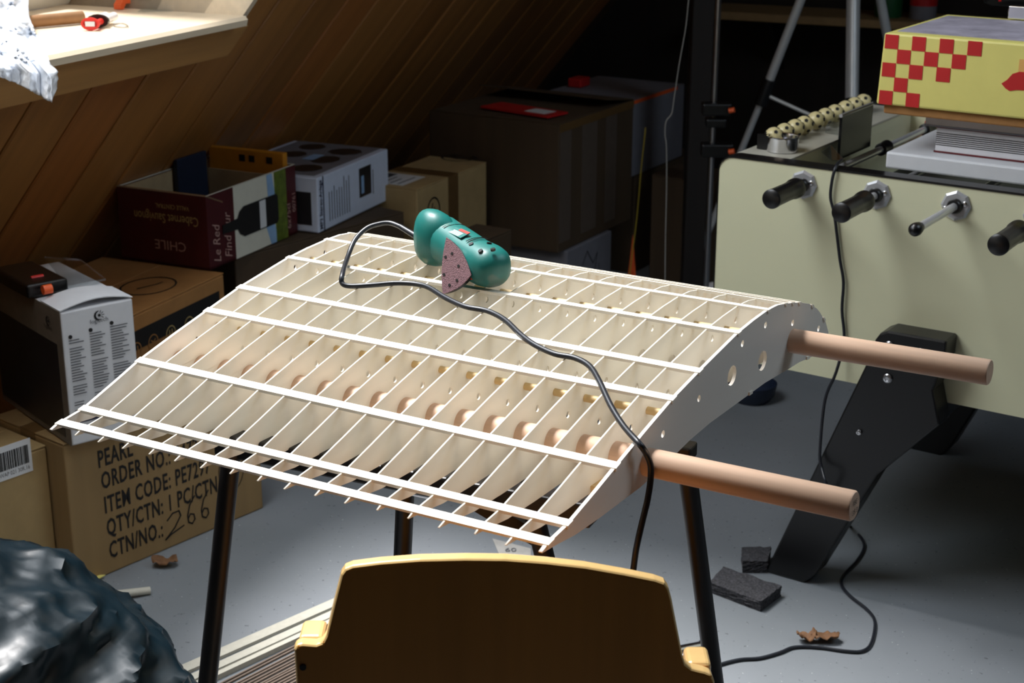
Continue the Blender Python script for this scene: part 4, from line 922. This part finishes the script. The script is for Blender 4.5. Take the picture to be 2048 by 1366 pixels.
# ================================================================== STANDS in the dark
def vpole(px, Y, z0, z1):
    a = at_y(px, 300, Y); return V(a[0], a[1], z0), V(a[0], a[1], z1)
a, b = vpole(1424, 4.6, .02, 2.3)
ls = thing('chrome_stand', 'slim chrome stand with black clamps between the dark post and the football table', 'stand', V(a[0], a[1], 0))
build('pole', MB().tube([a, b], .0085, 12), M['steel'], ls, smooth=40)
build('base_disc', MB().lathe(V(a[0], a[1], 0), Zv, [(.0001, 0), (.10, 0), (.10, .012), (.03, .024), (.012, .03), (.0001, .03)], 28), M['black_plastic'], ls, smooth=40)
for y, s in ((218, 1.), (245, .7), (300, 1.1)):
    p = at_y(1428, y, 4.58); cl = build('clamp', MB().box(p - V(.035 * s, .02, .018 * s), V(.085 * s, 0, 0), V(0, .05, 0), V(0, 0, .036 * s)), M['black_plastic'], ls, bevel=.005)
    if y != 245: build('clamp_knob', MB().cyl(p + V(.04, -.03, 0), p + V(.055, -.035, .004), .008, 10), M['orange_plastic'], cl, smooth=40)
wdm = at_z(1427, 585, .0); tag(build('white_dome', MB().lathe(V(wdm[0], wdm[1], 0), Zv, [(.028, 0), (.030, .012), (.024, .026), (.012, .034), (.0001, .036)], 18), M['plate'], smooth=60), 'small white dome on the floor behind the wing', 'bowl')  # white dome taken for a stand foot, modelled on its own
# tripod
apex = at_y(1706, -235, 4.75); foot = at_z(1378, 575, 0.)
tp_ = thing('camera_tripod', 'tall silver aluminium tripod with black joints behind the football table', 'tripod', V(apex[0], apex[1], 0))
cb0 = at_y(1708, 215, 4.75); build('centre_column', MB().tube([V(cb0[0], cb0[1], cb0[2] - .12), apex + Zv * .1], .020, 18), M['alu'], tp_, smooth=40)
legs = [foot]
for q in (120, 240):
    v = foot - V(apex[0], apex[1], 0); c_, s_ = math.cos(RAD(q)), math.sin(RAD(q)); legs.append(V(apex[0] + v[0] * c_ - v[1] * s_, apex[1] + v[0] * s_ + v[1] * c_, 0))
for L_ in legs:
    top = apex + unit(V(*(L_ - apex)[:2], 0)) * .02; tJ = .49
    J = top + (L_ - top) * tJ; lg = build('leg', MB().tube([top, J], .0145, 12).tube([J, L_ + Zv * .03], .011, 12), M['alu'], tp_, smooth=40)
    d_ = unit(L_ - top); build('leg_joint', MB().tube([J - d_ * .05, J + d_ * .035], .022, 10), M['black_plastic'], lg, smooth=40)
    build('rubber_foot', MB().tube([L_ + Zv * .035 - d_ * .0, L_], .015, 10), M['black_plastic'], lg, smooth=40)
    hub = V(cb0[0], cb0[1], J[2] - .10); build('spreader_arm', MB().tube([J, hub], .006, 8), M['alu'], tp_, smooth=40)
# shelf on the back wall with bottle and can
s0, s1 = on_plane(1425, 14, P(0, WB1 - .30, 0), Wv), on_plane(1800, 52, P(0, WB1 - .30, 0), Wv)
zs = (s0[2] + s1[2]) / 2; mL = np.dot(s0, Nv); 
shelf = thing('wall_shelf', 'plain wooden shelf board on the dark back wall', 'shelf', P(mL + .5, WB1 - .15, zs - .03))
build('shelf_board', MB().box(P(mL - .05, WB1 - .30, zs - .03), Nv * 1.6, Wv * .295, Zv * .03), M['shelf'], shelf, bevel=.002)
for m_ in (.2, 1.2): build('shelf_bracket', MB().prism([P(mL + m_, WB1 - .005, zs - .03), P(mL + m_, WB1 - .25, zs - .03), P(mL + m_, WB1 - .005, zs - .25)], Nv * .02), M['dark_wood'], shelf)
gb_ = on_plane(1773, 38, P(0, WB1 - .2, 0), Wv); gm = np.dot(gb_, Nv)
build_z = zs + .0005
gcan = thing('green_bottle', 'green plastic bottle standing on the wall shelf', 'bottle', P(gm, WB1 - .18, build_z))
build('bottle_body', MB().lathe(P(gm, WB1 - .18, build_z), Zv, [(.0001, 0), (.05, 0), (.052, .01), (.052, .16), (.03, .2), (.018, .22), (.0001, .22)], 20), M['green_can'], gcan, smooth=40)
build('bottle_cap', MB().cyl(P(gm, WB1 - .18, build_z + .22), P(gm, WB1 - .18, build_z + .25), .02), M['black_plastic'], gcan, smooth=40)
gcan2 = thing('paint_can', 'grey paint can with a red band next to the green bottle', 'can', P(gm + .13, WB1 - .18, build_z))
build('can_body', MB().lathe(P(gm + .13, WB1 - .18, build_z), Zv, [(.0001, 0), (.05, 0), (.05, .13), (.045, .135), (.0001, .135)], 20), M['grey_card'], gcan2, smooth=40)
build('red_band', MB().lathe(P(gm + .13, WB1 - .18, build_z + .05), Zv, [(.0505, 0), (.051, .0), (.051, .04), (.0505, .04)], 20), M['red_card'], gcan2, smooth=40)
dbw = at_z(1503, 800, 0); tag(build('dark_bowl', MB().lathe(V(dbw[0], dbw[1], 0), Zv, [(.0001, 0), (.045, 0), (.06, .02), (.066, .05), (.062, .052), (.055, .022), (.0001, .006)], 24), M['blue_dark'], smooth=40), 'dark blue bowl on the floor seen below the end rib', 'bowl')

# ================================================================== FLOOR CLUTTER
def slat(x0, y0, x1, y1, w, h, z, mat, name, label, group=None):
    a, b = at_z(x0, y0, z), at_z(x1, y1, z); d = unit(b - a); sd = V(-d[1], d[0], 0)
    mb = MB(); mb.box(a - sd * w / 2, b - a, sd * w, Zv * h); tag(build(name, mb, mat), label, 'strip', group)
slat(300, 1372, 690, 1200, .026, .006, .0005, M['stick'], 'balsa_slat', 'wide pale slat on the floor, the one farthest from the camera')
slat(300, 1398, 690, 1220, .020, .006, .0005, M['stick'], 'balsa_slat', 'wide pale slat on the floor, the nearer of the pair')
slat(330, 1405, 700, 1232, .012, .010, .0005, M['stick'], 'balsa_slat', 'narrow pale slat next to the bundle of thin brown sticks')
for i in range(20):
    j = random.uniform(-4, 4)
    slat(400 + i * 9 + random.uniform(-3, 3), 1392 + i * 1.9 + j * .2, 700 + i, 1238 + i * 5.8 + random.uniform(-1.5, 1.5), .0035, .0035, .0005, M['stick_dark'], 'thin_stick', 'thin brown stick in the bundle lying left of the chair', 'thin sticks on the floor')
st_a, st_b = at_z(165, 1196, .02), at_z(300, 1181, .008)
tag(build('white_rod', MB().tube([st_a, st_b], .008, 10), M['stick'], smooth=40), 'pale wooden rod lying in front of the stencilled carton', 'rod')
yp = at_z(155, 1166, .004); tag(build('yellow_scrap', MB().prism([yp - V(.03, 0, 0), yp + V(.03, .0, 0), yp + V(.05, .03, .002), yp + V(-.01, .02, .002)], Zv * .002), M['yellow_card']), 'yellow paper scrap by the corner of the stencilled carton', 'scrap')
# sandpaper sheet with grit number
sp = [at_z(x, y, .0005) for x, y in ((985, 1078), (1062, 1098), (1062, 1120), (1035, 1122), (1000, 1114))]
sps = thing('sandpaper_sheet', 'grey sandpaper sheet printed 60 lying on the floor under the wing', 'sandpaper', sum(sp) / 5)
build('paper', MB().prism(sp, Zv * .0012), plain('sandpaper_back', (170, 168, 164), .8), sps)
o = at_z(1009, 1104, .0018); xd = unit(at_z(1030, 1104, .0018) - o); lettering('60', o, xd, np.cross(Zv, xd), .026, M['grey_ink'], sps)
def rough_block(name, label, pxs, h):
    q = [at_z(x, y, h) for x, y in pxs]; q = [p - Zv * (h - .0005) for p in q]
    bm = bmesh.new(); mb = MB().prism(q, Zv * (h - .0005)); vs = [bm.verts.new(v) for v in mb.v]
    for f in mb.f: bm.faces.new([vs[i] for i in f])
    bmesh.ops.subdivide_edges(bm, edges=bm.edges[:], cuts=7, use_grid_fill=True); bmesh.ops.triangulate(bm, faces=[f for f in bm.faces if len(f.verts) > 4])
    for v in bm.verts:
        if v.co.z > .003: v.co += Vector((random.uniform(-1, 1), random.uniform(-1, 1), random.uniform(-1, 1))) * .0016
    m2 = MB(); bm.verts.index_update(); m2.add([np.array(v.co) for v in bm.verts], [tuple(v.index for v in f.verts) for f in bm.faces]); bm.free()
    return tag(build(name, m2, M['block']), label, 'block')
rough_block('rubble_block', 'coarse black block lying flat, the one nearer the camera', ((1418, 1163), (1448, 1133), (1563, 1172), (1522, 1202)), .024)
rough_block('rubble_block', 'coarse black block tucked against the table leg', ((1486, 1122), (1484, 1094), (1542, 1093), (1536, 1122)), .028)
def leaf(name, label, px, py, s):
    p = at_z(px, py, 0); mb = MB(); n = 7; vs = []
    for i in range(n):
        for j in range(n):
            u, v = (i / (n - 1) - .5), (j / (n - 1) - .5); h = .010 + .012 * mnoise.noise(Vector((u * 4 + px, v * 4, .3))) + .02 * (abs(u) ** 1.5)
            vs.append(p + V(u * s * 1.6 * (1 - .5 * abs(v)), v * s * (1 - .3 * abs(u)), max(.001, h)))
    fs = [(i * n + j, i * n + j + 1, (i + 1) * n + j + 1, (i + 1) * n + j) for i in range(n - 1) for j in range(n - 1)]
    mb.add(vs, fs); o = tag(build(name, mb, M['leaf'], smooth=80), label, 'leaf'); sm = o.modifiers.new('solid', 'SOLIDIFY'); sm.thickness = .001
leaf('dry_leaf', 'crumpled brown dry leaf lying beside the black cable on the floor', 1650, 1282, .035)
leaf('dry_leaf', 'small dry leaf on the floor left of the crumpled one', 1612, 1283, .025)
leaf('dry_leaf', 'brown dry leaf at the foot of the stencilled carton', 330, 1132, .035)
tc_ = at_z(1378, 1318, .03); ct = thing('tin_can', 'small shiny tin lying on the floor behind the chair', 'tin', tc_ - Zv * .03)
dx = unit(V(.8, .3, 0)); build('tin_body', MB().lathe(tc_ - dx * .04, dx, [(.0001, 0), (.028, 0), (.0295, .001), (.0295, .004), (.028, .006), (.028, .066), (.0295, .068), (.0295, .071), (.0265, .071), (.0265, .066), (.0001, .066)], 28), M['chrome'], ct, smooth=35)
# bin bag
bc_ = V(-.99, 2.18, 0.)
mb = MB(); ns, nr = 220, 120; vs = []
for i in range(nr + 1):
    th = math.pi * i / nr
    for k in range(ns):
        ph = 2 * math.pi * k / ns; n = V(math.sin(th) * math.cos(ph), math.sin(th) * math.sin(ph), math.cos(th))
        q = Vector(n * 2.2); f = 1.0 + .04 * mnoise.noise(q); rg = 0
        nn = Vector((n[0] * .8 + n[2] * .5, n[1] * .8, n[2] * 1.5 - n[0] * .7))
        for (fr, am) in ((1.5, .05), (3.0, .036), (6.5, .018), (13., .008)):
            w = nn * fr; w += Vector((mnoise.noise(nn * fr * .8 + Vector((3, 1, 7))), mnoise.noise(nn * fr * .8 + Vector((9, 4, 2))), 0)) * .6
            rg += am * (1 - 2.2 * abs(mnoise.noise(w + Vector((5, 2, 8)))) - .25)
        f += rg; p = bc_ + V(.485 * n[0] * f, .34 * n[1] * f, 0) + Zv * (.07 + .345 * n[2] * f); p[2] = max(p[2], .002 + .0005 * random.random()); vs.append(p)
fs = [(i * ns + k, i * ns + (k + 1) % ns, (i + 1) * ns + (k + 1) % ns, (i + 1) * ns + k) for i in range(nr) for k in range(ns)]
fs = [tuple(reversed(f)) for f in fs]
mb.add(vs, fs); tag(build('bin_bag', mb, M['bag'], smooth=50), 'crumpled dark blue plastic bin bag in the near left corner', 'bag')

# ================================================================== THINGS ON THE WINDOW SILL
SZ = 1.0605
def sp_(x, y, h=0.): return at_z(x, y, SZ + h)
gl = thing('glue_syringe', 'twin-barrel glue syringe with red plunger and white label on the window sill', 'syringe', sp_(185, 55))
a0 = sp_(180, 48, .014); a1 = sp_(236, 26, .014); gd = unit(a1 - a0); gs = unit(np.cross(Zv, gd))
build('plunger_flange', MB().prism([a0 + gs * .020 * math.cos(q) + Zv * .0135 * math.sin(q) for q in np.linspace(0, 2 * math.pi, 16, endpoint=False)], gd * .004), M['red_plastic'], gl)
build('flange_sticker', MB().box(a0 - gs * .010 - Zv * .005 - gd * .0008, gs * .020, Zv * .010, gd * .0006), M['label_white'], gl)
for s in (-1, 1): build('plunger', MB().tube([a0 + gs * .0085 * s, a0 + gs * .0085 * s + gd * .05], .0065, 12), M['red_plastic'], gl, smooth=40)
build('collar', MB().prism([a0 + gd * .045 + gs * .024 * math.cos(q) + Zv * .0140 * math.sin(q) for q in np.linspace(0, 2 * math.pi, 16, endpoint=False)], gd * .010), M['black_plastic'], gl)
for s in (-1, 1): build('barrel', MB().tube([a0 + gs * .0095 * s + gd * .055, a0 + gs * .0095 * s + gd * .13], .0092, 14), M['plate'], gl, smooth=40)
t0, t1 = sp_(78, 42, .014), sp_(165, 34, .014)
tag(build('paper_tube', MB().tube([t0 - (t1 - t0) * .3, t1], .013, 16), M['tube'], smooth=40), 'brown paper tube lying behind the glue syringe on the sill', 'tube')
pc_ = sp_(120, -8, 0) ; pt = thing('white_plate', 'white plate holding dark things at the back of the window sill', 'plate', pc_)
build('dish', MB().lathe(pc_, Zv, [(.0001, .002), (.07, .002), (.105, .014), (.107, .012), (.072, 0), (.0001, 0)], 32), M['plate'], pt, smooth=40)
dkp = pc_ + Zv * .004
tag(build('dark_pouch', MB().tube([dkp + V(-.07, -.02, .016), dkp + V(-.03, -.01, .022), dkp + V(.03, .0, .024), dkp + V(.07, .01, .018)], [.006, .020, .022, .012], 14), M['navy_ink'], smooth=60), 'dark blue pouch lying on the white plate', 'pouch')
for i, (x0, y0, x1, y1, l) in enumerate(((242, 20, 278, 14, 'orange plastic clip left of the clear sleeve on the sill'), (300, 4, 372, 18, 'long orange plastic clip at the back right of the sill'))):
    p, q = sp_(x0, y0, .0), sp_(x1, y1, .0); d = unit(q - p); sd = V(-d[1], d[0], 0)
    L_ = np.linalg.norm(q - p); mb = MB(); mb.prism([p + Zv * .0005, p + d * L_ * .15 + Zv * .0005, p + d * L_ * .3 + Zv * .012, p + d * L_ * .7 + Zv * .012, p + d * L_ * .85 + Zv * .0005, q + Zv * .0005, q + Zv * .012, p + d * L_ * .75 + Zv * .026, p + d * L_ * .25 + Zv * .026, p + Zv * .012], sd * .02)
    tag(build('orange_clip', mb, M['orange_plastic']), l, 'clip')
pp = sp_(262, 22); tag(build('clear_sleeve', MB().box(pp + V(.02, -.02, .0005), V(.075, 0.01, 0), V(0.0, .05, 0), V(0, 0, .0015)), M['clear']), 'clear plastic sleeve lying flat on the sill between the orange clips', 'sleeve')
wr = [sp_(x, y, .002) for x, y in ((226, 48), (245, 47), (256, 52), (248, 55), (228, 53))]; tag(build('wire', MB().tube(smooth_path(wr, 4), .0011, 6), M['steel'], smooth=60), 'thin bent wire beside the glue syringe', 'wire')
# bubble sheet hanging over the sill
mb = MB(); n1, n2 = 60, 60; vs = []
c00, c10, c01, c11 = sp_(-60, -40, .10), sp_(68, 10, .06), sp_(-110, 150, .04), sp_(97, 112, .030)
edge = BL + Nv * .04
for i in range(n1):
    for j in range(n2):
        u, v = i / (n1 - 1), j / (n2 - 1)
        x = -120 + u * (182 + 38 * (v ** 1.5) - 16 * math.sin(math.pi * v) ** 2); y = -60 + v * 185
        hgt = .055 * (1 - v) + .028 * math.sin(math.pi * u) * (1 - v * .6) + .014 + .014 * mnoise.noise(Vector((u * 6, v * 6, 1))) + .004 * mnoise.noise(Vector((u * 28, v * 28, 4)))
        vs.append(at_z(x, y, SZ + hgt))
ql = [vs[i * n2 + n2 - 1] for i in range(n1)]; n3 = 16
for i in range(n1):
    u = i / (n1 - 1); drop = .020 + .055 * max(0., (u - .35) / .65) ** 1.4 + .002 * mnoise.noise(Vector((u * 40, 0, 0)))
    if u > .93: drop -= .03 * (u - .93) / .07
    for j in range(1, n3):
        t = j / (n3 - 1); p = ql[i] + Nv * (.020 * min(1, t * 3)) - Zv * (drop * t) - Wv * (.012 * t * max(0, u - .5) * 2) + Nv * .004 * mnoise.noise(Vector((u * 20, t * 6, 2)))
        vs.append(p)
fs = [(i * n2 + j, i * n2 + j + 1, (i + 1) * n2 + j + 1, (i + 1) * n2 + j) for i in range(n1 - 1) for j in range(n2 - 1)]
base = n1 * n2
for i in range(n1 - 1):
    fs.append((i * n2 + n2 - 1, base + i * (n3 - 1), base + (i + 1) * (n3 - 1), (i + 1) * n2 + n2 - 1))
    for j in range(n3 - 2): fs.append((base + i * (n3 - 1) + j, base + i * (n3 - 1) + j + 1, base + (i + 1) * (n3 - 1) + j + 1, base + (i + 1) * (n3 - 1) + j))
mb.add(vs, fs); fo = tag(build('bubble_sheet', mb, M['foam'], smooth=80), 'crumpled white bubble wrap sheet hanging over the edge of the window sill', 'wrap')
sm = fo.modifiers.new('solid', 'SOLIDIFY'); sm.thickness = .0015
